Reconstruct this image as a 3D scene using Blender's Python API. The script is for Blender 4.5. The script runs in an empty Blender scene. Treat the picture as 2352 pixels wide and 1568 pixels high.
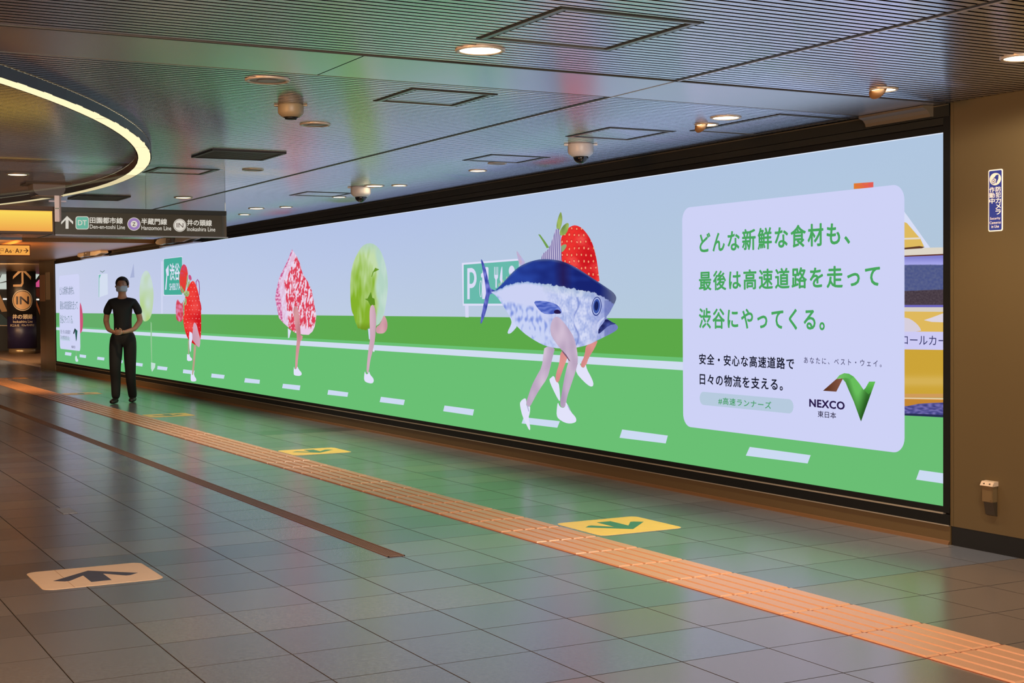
import bpy, bmesh, math, random
from mathutils import Vector, Matrix, noise
from mathutils.geometry import tessellate_polygon, delaunay_2d_cdt

random.seed(4)
S = bpy.context.scene
COL = S.collection

# ------------------------------------------------------------------ camera
YAW, PITCH, ROLL, F = 2.64392814, 0.02675888, -0.00812698, 3237.79084
CH = 1.2885
fw = Vector((math.cos(YAW)*math.cos(PITCH), math.sin(YAW)*math.cos(PITCH), -math.sin(PITCH)))
r0 = Vector((math.sin(YAW), -math.cos(YAW), 0)); u0 = r0.cross(fw)
rt = math.cos(ROLL)*r0 + math.sin(ROLL)*u0
up = -math.sin(ROLL)*r0 + math.cos(ROLL)*u0
CP = Vector((0, 0, CH))
cam = bpy.data.cameras.new('camera'); co = bpy.data.objects.new('camera', cam); COL.objects.link(co)
cam.sensor_width = 36; cam.lens = 36*F/2352; cam.clip_end = 200; cam.clip_start = 0.05
M = Matrix((rt, up, -fw)).transposed().to_4x4(); M.translation = CP
co.matrix_world = M
S.camera = co

# ------------------------------------------------------------------ world, exposure
w = bpy.data.worlds.new('world'); S.world = w; w.use_nodes = True
w.node_tree.nodes['Background'].inputs[0].default_value = (1.0, 0.80, 0.62, 1)
w.node_tree.nodes['Background'].inputs[1].default_value = 0.22
S.view_settings.view_transform = 'Standard'; S.view_settings.look = 'None'
S.view_settings.exposure = 0.0; S.view_settings.gamma = 1.0; S.view_settings.use_curve_mapping = False
S.cycles.use_denoising = True
S.cycles.max_bounces = 6; S.cycles.diffuse_bounces = 3; S.cycles.glossy_bounces = 4
S.cycles.transmission_bounces = 4; S.cycles.transparent_max_bounces = 8
S.cycles.sample_clamp_indirect = 4.0; S.cycles.caustics_reflective = False; S.cycles.caustics_refractive = False

def lamp(name, kind, loc, energy, color, size=0.1, aim=None, spot=None, size_y=None):
    l = bpy.data.lights.new(name, kind); l.energy = energy; l.color = color
    if kind == 'AREA':
        l.size = size
        if size_y: l.shape = 'RECTANGLE'; l.size_y = size_y
    else: l.shadow_soft_size = size
    if spot: l.spot_size = math.radians(spot); l.spot_blend = 0.8
    o = bpy.data.objects.new(name, l); COL.objects.link(o); o.location = loc
    d = (Vector(aim)-Vector(loc)) if aim else Vector((0, 0, -1))
    o.rotation_euler = d.to_track_quat('-Z', 'Y').to_euler()
    return o
# added area lamps, standing in for unseen orange signs at the left
lamp('orange_lamp', 'AREA', (-3.6, -3.0, 2.15), 420, (1.0, 0.45, 0.16), 2.0, aim=(-5.4, 0.6, 0), size_y=0.6)
lamp('orange_fill_far', 'AREA', (-22.6, 2.6, 2.0), 150, (1.0, 0.55, 0.24), 1.6, aim=(-25.5, 5.4, 2.0), size_y=0.4)  # added fill for the soffit and fixtures over the far screen
lamp('warm_fill_far', 'AREA', (-37, 3.0, 2.25), 600, (1.0, 0.55, 0.25), 3.0, aim=(-38, 4, 0), size_y=2.0)  # added fill that brightens the far left end

lamp('hall_fill', 'AREA', (1.5, 0.5, 2.22), 560, (1.0, 0.90, 0.80), 4.0, aim=(-8, 2.2, 0.6), size_y=0.5)  # added fill behind the camera, standing for unseen station lights
lamp('hall_fill', 'AREA', (-34.0, 4.6, 2.25), 260, (1.0, 0.78, 0.52), 2.0, aim=(-41, 6.6, 1.2), size_y=0.6)  # added fill to brighten the round column, no such lamp modelled

# ------------------------------------------------------------------ helpers
def lin(c):
    c = c/255.0
    return c/12.92 if c <= 0.04045 else ((c+0.055)/1.055)**2.4
def srgb(c): return (lin(c[0]), lin(c[1]), lin(c[2]), 1.0)

MATS = {}
def mat(key, color, rough=0.5, metal=0.0, spec=0.5, grain=0.0, gscale=200, gvar=0.12, bump=0.0, bscale=300, aniso=0.0, coat=0.0):
    if key in MATS: return MATS[key]
    m = bpy.data.materials.new(key); m.use_nodes = True; nt = m.node_tree; b = nt.nodes['Principled BSDF']
    b.inputs['Base Color'].default_value = srgb(color)
    b.inputs['Roughness'].default_value = rough; b.inputs['Metallic'].default_value = metal
    b.inputs['Specular IOR Level'].default_value = spec
    if coat: b.inputs['Coat Weight'].default_value = coat; b.inputs['Coat Roughness'].default_value = 0.11; b.inputs['Coat IOR'].default_value = 1.7
    if aniso:
        b.inputs['Anisotropic'].default_value = aniso
        cx_ = nt.nodes.new('ShaderNodeCombineXYZ'); cx_.inputs[1].default_value = 1.0; nt.links.new(cx_.outputs[0], b.inputs['Tangent'])
    tc = nt.nodes.new('ShaderNodeNewGeometry')
    n = nt.nodes.new('ShaderNodeTexNoise'); n.inputs['Scale'].default_value = gscale; n.inputs['Detail'].default_value = 4
    nt.links.new(tc.outputs['Position'], n.inputs['Vector'])
    mr = nt.nodes.new('ShaderNodeMapRange'); mr.inputs[3].default_value = 1-gvar; mr.inputs[4].default_value = 1+gvar
    nt.links.new(n.outputs['Fac'], mr.inputs[0])
    mx = nt.nodes.new('ShaderNodeVectorMath'); mx.operation = 'SCALE'; mx.inputs[0].default_value = srgb(color)[:3]
    nt.links.new(mr.outputs[0], mx.inputs['Scale']); nt.links.new(mx.outputs[0], b.inputs['Base Color'])
    if bump:
        n2 = nt.nodes.new('ShaderNodeTexNoise'); n2.inputs['Scale'].default_value = bscale; n2.inputs['Detail'].default_value = 3
        nt.links.new(tc.outputs['Position'], n2.inputs['Vector'])
        bp = nt.nodes.new('ShaderNodeBump'); bp.inputs['Strength'].default_value = bump; bp.inputs['Distance'].default_value = 0.002
        nt.links.new(n2.outputs['Fac'], bp.inputs['Height']); nt.links.new(bp.outputs[0], b.inputs['Normal'])
    MATS[key] = m; return m
def emit(key, color=None, strength=1.0, sample=False, attr=False):
    if key in MATS: return MATS[key]
    m = bpy.data.materials.new(key); m.use_nodes = True; nt = m.node_tree
    nt.nodes.remove(nt.nodes['Principled BSDF']); e = nt.nodes.new('ShaderNodeEmission')
    e.inputs['Strength'].default_value = strength
    if attr:
        a = nt.nodes.new('ShaderNodeAttribute'); a.attribute_name = 'Col'; nt.links.new(a.outputs['Color'], e.inputs['Color'])
    else: e.inputs['Color'].default_value = srgb(color)
    nt.links.new(e.outputs[0], nt.nodes['Material Output'].inputs[0])
    m.cycles.emission_sampling = 'AUTO' if sample else 'NONE'
    MATS[key] = m; return m
def ecol(c, sample=False, strength=1.0): return emit('glow_%d_%d_%d_%d_%.2f' % (c[0], c[1], c[2], sample, strength), c, strength, sample)

def link(name, me, m=None, parent=None, loc=None):
    o = bpy.data.objects.new(name, me); COL.objects.link(o)
    if m is not None:
        if isinstance(m, (list, tuple)):
            for q in m: me.materials.append(q)
        elif not me.materials: me.materials.append(m)
    if parent: o.parent = parent
    if loc: o.location = loc
    return o
def empty(name, loc=(0, 0, 0), parent=None, rz=0):
    o = bpy.data.objects.new(name, None); COL.objects.link(o); o.location = loc; o.rotation_euler = (0, 0, rz)
    o.empty_display_size = 0.1
    if parent: o.parent = parent
    return o
def tag(o, label=None, cat=None, group=None, kind=None):
    if label: o['label'] = label
    if cat: o['category'] = cat
    if group: o['group'] = group
    if kind: o['kind'] = kind
    return o
def struct(o, label=None, cat='structure'):
    o['kind'] = 'structure'
    if label: o['label'] = label; o['category'] = cat
    return o

class MB:
    def __init__(s): s.v = []; s.f = []; s.mi = []
    def box(s, x0, x1, y0, y1, z0, z1, mi=0):
        b = len(s.v)
        s.v += [(x0, y0, z0), (x1, y0, z0), (x1, y1, z0), (x0, y1, z0), (x0, y0, z1), (x1, y0, z1), (x1, y1, z1), (x0, y1, z1)]
        s.f += [tuple(b+i for i in q) for q in ((0, 3, 2, 1), (4, 5, 6, 7), (0, 1, 5, 4), (1, 2, 6, 5), (2, 3, 7, 6), (3, 0, 4, 7))]
        s.mi += [mi]*6; return s
    def prism(s, poly, axis, a0, a1, mi=0):
        # poly: 2D outline; extruded along axis ('x','y','z') from a0 to a1
        def P(p, a):
            return {'x': (a, p[0], p[1]), 'y': (p[0], a, p[1]), 'z': (p[0], p[1], a)}[axis]
        n = len(poly); b = len(s.v)
        s.v += [P(p, a0) for p in poly] + [P(p, a1) for p in poly]
        s.f += [tuple(b+(i) for i in range(n))[::-1], tuple(b+n+i for i in range(n))]
        s.f += [(b+i, b+(i+1) % n, b+n+(i+1) % n, b+n+i) for i in range(n)]
        s.mi += [mi]*(n+2); return s
    def lathe(s, prof, n=32, c=(0, 0, 0), mi=0, a0=0, a1=2*math.pi, cap=True):
        b = len(s.v); k = len(prof); full = abs(a1-a0-2*math.pi) < 1e-6
        m = n if full else n+1
        for i in range(m):
            a = a0+(a1-a0)*i/n
            for r, z in prof: s.v.append((c[0]+r*math.cos(a), c[1]+r*math.sin(a), c[2]+z))
        for i in range(n):
            j = (i+1) % m
            for q in range(k-1):
                s.f.append((b+i*k+q, b+j*k+q, b+j*k+q+1, b+i*k+q+1)); s.mi.append(mi)
        if cap and full:
            for q in (0, k-1):
                if prof[q][0] > 1e-5:
                    s.f.append(tuple(b+i*k+q for i in range(m))); s.mi.append(mi)
        return s
    def tube(s, pts, r, n=8, mi=0):
        b = len(s.v); rs = r if isinstance(r, (list, tuple)) else [r]*len(pts)
        for i, p in enumerate(pts):
            p = Vector(p)
            d = (Vector(pts[min(i+1, len(pts)-1)])-Vector(pts[max(i-1, 0)])).normalized()
            a = d.orthogonal().normalized() if i == 0 else (a-d*a.dot(d)).normalized()
            c = d.cross(a)
            for k in range(n):
                t = 2*math.pi*k/n; s.v.append(tuple(p+(a*math.cos(t)+c*math.sin(t))*rs[i]))
        for i in range(len(pts)-1):
            for k in range(n):
                s.f.append((b+i*n+k, b+i*n+(k+1) % n, b+(i+1)*n+(k+1) % n, b+(i+1)*n+k)); s.mi.append(mi)
        s.f += [tuple(b+k for k in range(n))[::-1], tuple(b+(len(pts)-1)*n+k for k in range(n))]; s.mi += [mi]*2
        return s
    def mesh(s, name, m=None, smooth=False, recalc=True):
        me = bpy.data.meshes.new(name); me.from_pydata(s.v, [], s.f)
        ms = m if isinstance(m, (list, tuple)) else ([m] if m else [])
        for q in ms: me.materials.append(q)
        if len(ms) > 1: me.polygons.foreach_set('material_index', s.mi)
        if recalc:
            bm = bmesh.new(); bm.from_mesh(me); bmesh.ops.recalc_face_normals(bm, faces=bm.faces); bm.to_mesh(me); bm.free()
        if smooth: me.polygons.foreach_set('use_smooth', [True]*len(me.polygons))
        me.update(); return me
    def build(s, name, m, parent=None, smooth=False, bevel=0, loc=None):
        me = s.mesh(name, m, smooth)
        if bevel:
            bm = bmesh.new(); bm.from_mesh(me)
            bmesh.ops.bevel(bm, geom=[e for e in bm.edges if e.calc_face_angle(0) > 0.6], offset=bevel, segments=2, affect='EDGES')
            bm.to_mesh(me); bm.free()
        return link(name, me, None, parent, loc)

def pray(x, y):
    return fw + rt*((x-1176)/F) - up*((y-784)/F)
def onY(x, y, Y):
    d = pray(x, y); return CP + d*(Y/d.y)
def onZ(x, y, z):
    d = pray(x, y); return CP + d*((z-CH)/d.z)
def onX(x, y, X):
    d = pray(x, y); return CP + d*(X/d.x)
def chaikin(p, it=2):
    for _ in range(it):
        q = []
        for i in range(len(p)):
            a, b = p[i], p[(i+1) % len(p)]
            q += [(a[0]*.75+b[0]*.25, a[1]*.75+b[1]*.25), (a[0]*.25+b[0]*.75, a[1]*.25+b[1]*.75)]
        p = q
    return p
def rrect(x0, x1, z0, z1, r, n=6):
    P = []
    for cx, cz, a in ((x1-r, z1-r, 0), (x0+r, z1-r, 90), (x0+r, z0+r, 180), (x1-r, z0+r, 270)):
        for i in range(n+1):
            t = math.radians(a+90*i/n); P.append((cx+r*math.cos(t), cz+r*math.sin(t)))
    return P

# text turned into a mesh and fitted to a box.  frame: origin, ux, uz axes
def textmesh(name, body, x0, x1, z0, z1, org, ux, uz, m, parent=None, bold=0.0, space=1.0, keep=False, thick=0.0):
    cu = bpy.data.curves.new('text', 'FONT'); cu.body = body; cu.size = 1.0; cu.space_character = space
    cu.resolution_u = 3
    if thick: cu.extrude = thick
    to = bpy.data.objects.new('text', cu); COL.objects.link(to)
    dg = bpy.context.evaluated_depsgraph_get(); dg.update()
    me = bpy.data.meshes.new_from_object(to.evaluated_get(dg))
    bpy.data.objects.remove(to); bpy.data.curves.remove(cu)
    xs = [v.co.x for v in me.vertices]; ys = [v.co.y for v in me.vertices]
    ax, bx, ay, by = min(xs), max(xs), min(ys), max(ys)
    sx = (x1-x0)/(bx-ax); sz = (z1-z0)/(by-ay)
    if keep: sx = sz
    ux = Vector(ux); uz = Vector(uz); org = Vector(org); nn = ux.cross(uz)
    for v in me.vertices:
        v.co = org + ux*(x0+(v.co.x-ax)*sx) + uz*(z0+(v.co.y-ay)*sz) + nn*v.co.z
    if bold:
        k = len(me.vertices); vv = [v.co.copy() for v in me.vertices]; ff = [tuple(p.vertices) for p in me.polygons]
        dx, dz = bold*.75*sx, bold*.75*sz
        V2, F2 = [], []
        for q, (a_, b_) in enumerate(((-1, 0), (1, 0), (0, -.8), (0, .8), (-.7, -.6), (.7, .6), (-.7, .6), (.7, -.6))):
            V2 += [v+ux*(a_*dx)+uz*(b_*dz)+nn*(q*2e-5) for v in vv]; F2 += [tuple(i+q*k for i in f) for f in ff]
        me.clear_geometry(); me.from_pydata([tuple(v) for v in V2], [], F2)
    me.name = name; me.materials.clear(); me.materials.append(m)
    return link(name, me, None, parent)

# ------------------------------------------------------------------ key dimensions
ZC = 2.32          # underside of the slatted ceiling
YW = 5.56          # long wall with the screen
XR = -5.404        # right edge of the screen niche
SX0, SX1, SZ0, SZ1 = -29.70, -5.449, 0.197, 2.172

# ------------------------------------------------------------------ floor
TX, TY, OX, OY = 0.407, 0.3925, -4.13, 1.357
m_grout = mat('dark_grout', (48, 42, 36), 0.8)
tones = [(103, 105, 113), (110, 111, 117), (96, 98, 106), (78, 79, 86), (115, 114, 115), (112, 99, 90)]
def stone(key, c):
    m = mat(key, c, rough=0.22, spec=1.0, gscale=55, gvar=0.13, bump=0.06, bscale=420)
    m.node_tree.nodes['Principled BSDF'].inputs['IOR'].default_value = 1.8
    return m
tmats = [stone('stone_tile_%s' % n, c) for n, c in zip('abcdef', tones)]
fl = MB().box(-46, 3.5, -6.5, YW+0.02, -0.08, -0.003).build('floor', m_grout)
struct(fl)
def tile_mesh(m, mb=None, x=0, y=0, mi=0):
    g = 0.0022; b = 0.0018
    X0, X1, Y0, Y1 = x+g, x+TX-g, y+g, y+TY-g
    mb = mb or MB(); k = len(mb.v)
    mb.v += [(X0+.0004, Y0+.0004, 0), (X1-.0004, Y0+.0004, 0), (X1-.0004, Y1-.0004, 0), (X0+.0004, Y1-.0004, 0),
             (X0, Y0, -b), (X1, Y0, -b), (X1, Y1, -b), (X0, Y1, -b), (X0, Y0, -.0035), (X1, Y0, -.0035), (X1, Y1, -.0035), (X0, Y1, -.0035)]
    mb.f += [(k, k+1, k+2, k+3)] + [(k+4+i, k+4+(i+1) % 4, k+(i+1) % 4, k+i) for i in range(4)] + [(k+8+i, k+8+(i+1) % 4, k+4+(i+1) % 4, k+4+i) for i in range(4)]
    mb.mi += [mi]+[6]*8
    return mb
tile_meshes = []
for m in tmats:
    q = tile_mesh(None).mesh('floor_tile', [m]*6+[m_grout], recalc=False); tile_meshes.append(q)
def row_tone(i, j):
    r = random.Random(i*7919+(j//4+(i*3) % 4)*131)
    k = r.choice([0, 0, 1, 1, 2, 2, 4, 3 if i % 3 == 0 else 0])
    if i == -1 or i == -2: k = 5 if j > 4 or r.random() < .4 else 0
    if i >= 0: k = 5
    if i in (-8, ) and j < 5: k = 3
    return k
cand = []
for i in range(-102, 19):
    for j in range(-20, 11):
        x = OX + i*TX; y = OY + j*TY
        if y > YW or y+TY < -6.5: continue
        if j == 6: continue                      # the row taken by the tactile paving
        cand.append((i, j, x, y))
def proj(p):
    d = Vector(p)-CP; z = d.dot(fw)
    if z < .2: return None
    return (1176+F*d.dot(rt)/z, 784-F*d.dot(up)/z)
def area(c):
    q = [proj((c[2]+a, c[3]+b, 0)) for a, b in ((0, 0), (TX, 0), (TX, TY), (0, TY))]
    if any(p is None for p in q): return 0
    cx = sum(p[0] for p in q)/4; cy = sum(p[1] for p in q)/4
    if not (-150 < cx < 2500 and cy < 1700): return 0
    return abs(sum(q[k][0]*q[(k+1) % 4][1]-q[(k+1) % 4][0]*q[k][1] for k in range(4)))/2
cand.sort(key=area, reverse=True)
far = MB()
for n, (i, j, x, y) in enumerate(cand):
    t = row_tone(i, j)
    h = random.uniform(-0.0001, 0.0001)
    if n < 290 and y+TY < YW-0.0:
        link('floor_tile', tile_meshes[t], None, fl, (x, y, h))
    elif y+TY <= YW+0.4:
        if y+TY > YW: 
            # cut tile against the wall
            k = len(far.v); tile_mesh(None, far, x, y, t)
            for q in range(k, len(far.v)):
                v = far.v[q]; far.v[q] = (v[0], min(v[1], YW-0.004), v[2])
        else: tile_mesh(None, far, x, y, t)
fo = link('floor_tile_field', far.mesh('floor_tile_field', tmats+[m_grout], recalc=False), None, fl); fo['kind'] = 'stuff'

# tactile paving strip
m_tac = mat('orange_tactile', (150, 76, 40), 0.42, spec=0.5, gscale=90, gvar=0.07)  # groove shade put into the plate colour, darker than the bars
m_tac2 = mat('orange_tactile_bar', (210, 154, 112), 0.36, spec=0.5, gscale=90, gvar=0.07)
tac = tag(empty('tactile_paving', (OX, 3.905, 0)), 'long orange tactile paving strip of ribbed tiles running along the floor', 'tactile paving')
TB0, TB1 = 3.712, 4.100
bars_proto = []
def bar_geo(mb, y, mi=0):
    L0, L1, h = 0.007, TX-0.007, 0.0055
    k = len(mb.v)
    mb.v += [(L0, y-.034, .0), (L1, y-.034, .0), (L1, y+.034, .0), (L0, y+.034, .0),
             (L0+.007, y-.0295, h), (L1-.007, y-.0295, h), (L1-.007, y+.0295, h), (L0+.007, y+.0295, h)]
    mb.f += [(k+4, k+5, k+6, k+7)]+[(k+i, k+(i+1) % 4, k+4+(i+1) % 4, k+4+i) for i in range(4)]; mb.mi += [mi]*5
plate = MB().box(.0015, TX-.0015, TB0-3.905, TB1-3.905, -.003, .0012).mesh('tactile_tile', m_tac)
bar_ys = [-.155+.0775*k for k in range(5)]
bar_me = []
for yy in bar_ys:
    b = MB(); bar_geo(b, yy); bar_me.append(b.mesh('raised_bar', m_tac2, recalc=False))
allb = MB()
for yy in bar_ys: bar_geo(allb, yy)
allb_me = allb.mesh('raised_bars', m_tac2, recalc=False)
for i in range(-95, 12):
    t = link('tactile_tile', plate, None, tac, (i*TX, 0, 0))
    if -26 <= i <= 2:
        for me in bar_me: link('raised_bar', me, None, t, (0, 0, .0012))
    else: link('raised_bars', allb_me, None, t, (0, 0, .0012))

# drain grate
m_grate = mat('brown_metal_grate', (150, 104, 74), 0.4, metal=0.4, gscale=60)
gr = tag(empty('floor_grate', (-6.6, 2.905, 0)), 'narrow brown ribbed metal drain grate let into the grey floor', 'drain grate')
g = MB().box(-28, 0, -.046, -.040, 0, .003).box(-28, 0, .040, .046, 0, .003)
g.build('grate_frame', m_grate, gr)
g = MB()
for k in range(7): g.box(-28, 0, -.036+.0105*k, -.036+.0105*k+.0055, -.002, .0022)
g.build('grate_rib', m_grate, gr)
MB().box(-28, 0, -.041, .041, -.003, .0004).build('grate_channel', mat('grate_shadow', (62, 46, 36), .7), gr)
MB().box(-.012, 0, -.046, .046, 0, .003).build('grate_end', m_grate, gr)

# floor stickers
def arrow_local():
    # unit square, arrow pointing to +x (u), width along v
    return [(.80, .50), (.42, .86), (.34, .78), (.34, .74), (.56, .585), (.18, .585), (.18, .415), (.56, .415), (.34, .26), (.34, .22), (.42, .14)]
def sticker(X0, X1, Y0, Y1, name, label, body, arrow, direction, group=None, seam=None):
    t = tag(empty(name, ((X0+X1)/2, (Y0+Y1)/2, 0)), label, 'floor sticker', group)
    w2, h2 = (X1-X0)/2, (Y1-Y0)/2
    MB().prism(rrect(-w2, w2, -h2, h2, .05), 'z', .0004, .0016).build('sticker_sheet', body, t)
    pts = [((u-.5)*direction*2*w2*0.98, (v-.5)*2*h2*1.0) for u, v in arrow_local()]
    MB().prism(pts, 'z', .0016, .0021).build('arrow', arrow, t)
    MB().prism(rrect(-w2-.003, w2+.003, -h2-.003, h2+.003, .053), 'z', .0003, .0010).build('sticker_edge', mat('sticker_rim', (225, 205, 175), .4), t)
    if seam is not None: MB().box(-w2+.002, w2-.002, seam-.0012, seam+.0012, .0015, .0019).build('seam', mat('sticker_seam', (188, 150, 110), .5), t)
    return t
m_cream = mat('cream_vinyl', (244, 222, 196), 0.42, gscale=14, gvar=0.06)
m_arrow = mat('slate_blue_print', (66, 68, 92), 0.42, gscale=20)
m_yel = mat('yellow_vinyl', (250, 210, 90), 0.40, gscale=14, gvar=0.08)
m_grn = mat('green_print', (60, 132, 96), 0.42)
sticker(-7.122, -6.632, 1.170, 1.720, 'floor_sticker', 'worn cream floor sticker with a dark arrow pointing away, left foreground', m_cream, m_arrow, -1, seam=-.14)
GS = 'yellow floor stickers beyond the tactile strip'
sticker(-7.105, -6.590, 4.135, 4.690, 'floor_sticker', 'yellow floor sticker with green arrow nearest the camera, beside the tactile strip', m_yel, m_grn, 1, GS)
sticker(-11.98, -11.505, 4.120, 4.650, 'floor_sticker', 'yellow floor sticker with green arrow, second from the camera', m_yel, m_grn, 1, GS)
sticker(-16.86, -16.38, 4.120, 4.645, 'floor_sticker', 'yellow floor sticker with green arrow, just in front of the walking person', m_yel, m_grn, 1, GS)
sticker(-21.75, -21.27, 4.120, 4.640, 'floor_sticker', 'yellow floor sticker left of and behind the walking person', m_yel, m_grn, 1, GS)
sticker(-27.2, -26.7, 3.95, 4.50, 'floor_sticker', 'farthest orange looking floor sticker at the left end of the tactile strip', mat('orange_vinyl', (236, 150, 70), .4), m_arrow, 1, GS)
tag(MB().prism(rrect(-9.30, -9.045, 1.717, 1.805, .004), 'z', .0004, .0025).build('cover_plate', mat('pale_steel_plate', (168, 170, 178), .35, metal=.5)),
    'small pale square plate set in the floor at left', 'floor plate')

# ------------------------------------------------------------------ long wall
m_brown = mat('brown_wall_panel', (88, 73, 46), 0.42, spec=0.5, gscale=500, gvar=0.10, bump=0.06, bscale=900)
m_brown2 = mat('brown_plinth', (92, 73, 44), 0.42, spec=0.5, gscale=400, gvar=0.10)
m_black = mat('black_metal', (16, 16, 15), 0.5, spec=0.25, gscale=300)
m_skirt = mat('black_granite', (24, 23, 22), 0.30, spec=0.5, gscale=600, gvar=0.5)
m_niche = mat('dark_olive_metal', (30, 30, 25), 0.5, spec=0.3, gscale=500, gvar=0.25)
m_edge = mat('pale_edge_trim', (190, 178, 160), 0.35, metal=0.6)
wr = MB().box(-30.2, 3.5, YW+.02, YW+.25, -.08, ZC+.15).build('wall_right', mat('wall_core', (60, 52, 40), .8)); struct(wr)
MB().box(-5.381, 3.4, YW-.004, YW+.02, .100, ZC+.03).build('wall_panel', m_brown, wr)
MB().box(XR, -5.384, YW-.004, YW+.02, .100, ZC+.03).build('edge_strip', m_brown, wr)
sk = MB().box(-5.396, 3.4, YW-.002, YW+.02, -.003, .100).build('baseboard_right', m_skirt); struct(sk)
pl = MB().box(-30.4, XR, YW-.006, YW+.02, -.003, .100).build('trim_1', m_brown2); struct(pl)
MB().prism([(YW-.022, 0.0), (YW-.006, 0.0), (YW-.006, .020), (YW-.012, .017)], 'x', -30.4, XR).build('floor_bead', mat('ochre_sealant', (98, 66, 34), .6), pl)

# ------------------------------------------------------------------ screen
scr = tag(empty('video_wall_screen', (-17.5, YW, SZ0)), 'very long lit video screen filling the wall, showing food running on a green road', 'screen')
CURP = [None]; FIG = {}
def chil(o):  # keep world coordinates although parented
    if CURP[0] and o.name.startswith('picture'): FIG.setdefault(CURP[0], []).append(o)
    o.matrix_parent_inverse = Matrix.Translation((17.5, -YW, -SZ0)); return o
chil(MB().box(SX0, SX1, YW, YW+.03, SZ0, SZ1).build('panel_body', m_black, scr))
chil(MB().box(SX0-.04, XR, YW-.012, YW+.02, .100, .158).box(SX0-.04, XR, YW-.008, YW+.02, .166, SZ0).build('lower_frame', m_black, scr))
chil(MB().box(SX0-.02, SX1+.002, YW-.014, YW+.01, .158, .166).build('light_trim', m_edge, scr))
chil(MB().box(SX0-.04, XR, YW-.016, YW-.006, .098, .1035).build('ledge_trim', m_edge, scr))
chil(MB().box(SX1, XR, YW-.010, YW+.02, .166, ZC-.005).build('right_frame', m_black, scr))
chil(MB().box(SX0-.045, SX0, YW-.012, YW+.02, .100, 2.24).build('left_frame', m_black, scr))
chil(MB().box(SX0-.04, SX1, YW-.004, YW+.02, SZ1, 2.206).build('upper_frame', m_black, scr))
chil(MB().box(-24.5, SX1+.002, YW-.012, YW+.02, 2.210, 2.248).box(-24.5, XR, YW-.016, YW+.02, 2.251, ZC-.001).build('header_panel', m_niche, scr))
chil(MB().box(-24.5, XR, YW-.019, YW-.010, ZC-.012, ZC-.006).build('header_bead', mat('dull_bronze', (92, 84, 66), .4, metal=.4), scr))

LAY = [0]
def lay(n): return YW - 0.0012 - n*0.0009
picture_no = {}
def art(name, pts, n, color, sp=0, smooth=0, px=True, extra=None, sample=False):
    """flat piece of the picture shown on the screen, at layer n"""
    if smooth: pts = chaikin(pts, smooth)
    Y = lay(n)
    if sp:
        xs = [p[0] for p in pts]; ys = [p[1] for p in pts]
        V = [Vector(p) for p in pts]; edge = [(i, (i+1) % len(pts)) for i in range(len(pts))]
        def inside(x, y):
            c = False; j = len(pts)-1
            for i in range(len(pts)):
                if (pts[i][1] > y) != (pts[j][1] > y) and x < (pts[j][0]-pts[i][0])*(y-pts[i][1])/(pts[j][1]-pts[i][1])+pts[i][0]: c = not c
                j = i
            return c
        y = min(ys)+sp*.5; odd = 0
        while y < max(ys):
            x = min(xs)+sp*(.5 if odd else .25)
            while x < max(xs):
                if inside(x, y): V.append(Vector((x, y)))
                x += sp
            y += sp*.9; odd ^= 1
        r = delaunay_2d_cdt(V, edge, [list(range(len(pts)))], 1, 1e-4)
        P = [(v.x, v.y) for v in r[0]]; Fc = [tuple(f) for f in r[2]]
    else:
        P = pts; Fc = [tuple(t) for t in tessellate_polygon([[Vector((p[0], p[1], 0)) for p in pts]])]
    co3 = [onY(p[0], p[1], Y) if px else Vector((p[0], Y, p[1])) for p in P]
    me = bpy.data.meshes.new(name); me.from_pydata([tuple(c) for c in co3], [], Fc)
    bm = bmesh.new(); bm.from_mesh(me)
    for f in bm.faces:
        f.normal_update()
        if f.normal.y > 0: f.normal_flip()
    bm.to_mesh(me); bm.free()
    if callable(color):
        ca = me.color_attributes.new('Col', 'FLOAT_COLOR', 'POINT')
        for i, p in enumerate(P): ca.data[i].color = srgb(color(*p))
        m = emit('screen_picture', attr=True) if not sample else emit('screen_picture_field', attr=True, sample=True)
    else: m = ecol(color, sample)
    o = link(name, me, m, scr); chil(o); return o

def T(ox, oy, s): return lambda pts: [(ox+x/s, oy+y/s) for x, y in pts]
def mixc(a, b, t):
    t = max(0, min(1, t)); return tuple(a[i]*(1-t)+b[i]*t for i in range(3))
def interp(tab, x):
    if x <= tab[0][0]: return tab[0][1]
    for (a, b), (c, d) in zip(tab, tab[1:]):
        if x <= c: return b+(d-b)*(x-a)/(c-a)
    return tab[-1][1]
def nz(x, y, z=0.0): return noise.noise(Vector((x, y, z)))

# fields of the picture (in metres on the wall)
def band(name, z0, z1, n, cols, sample=True):
    xs = [-29.70, -24, -18, -12, -8.5, SX1]
    Y = lay(n); v = []; f = []
    for x in xs: v += [(x, Y, z0), (x, Y, z1)]
    for i in range(len(xs)-1): f.append((2*i, 2*i+2, 2*i+3, 2*i+1))
    me = bpy.data.meshes.new(name); me.from_pydata(v, [], f)
    ca = me.color_attributes.new('Col', 'FLOAT_COLOR', 'POINT')
    for i, x in enumerate(xs):
        for k in (0, 1): ca.data[2*i+k].color = srgb(cols[k][i])
    return chil(link(name, me, emit('screen_picture_field', attr=True, sample=True), scr))
sky_b = [(206, 210, 236), (200, 206, 234), (194, 206, 232), (188, 204, 226), (182, 202, 222), (178, 198, 216)]
sky_t = [(200, 208, 232), (192, 202, 230), (184, 198, 230), (178, 194, 230), (176, 196, 226), (176, 198, 224)]
band('picture_sky', 1.177, SZ1-.001, 0, (sky_b, sky_t))
dg = [(100, 172, 104)]*2+[(94, 172, 88), (94, 170, 76), (92, 168, 72), (92, 168, 72)]
band('picture_verge', .916, 1.177, 0, (dg, dg))
rg = [(106, 190, 122), (104, 190, 120), (104, 192, 116), (106, 192, 116), (106, 192, 116), (106, 190, 116)]
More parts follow.
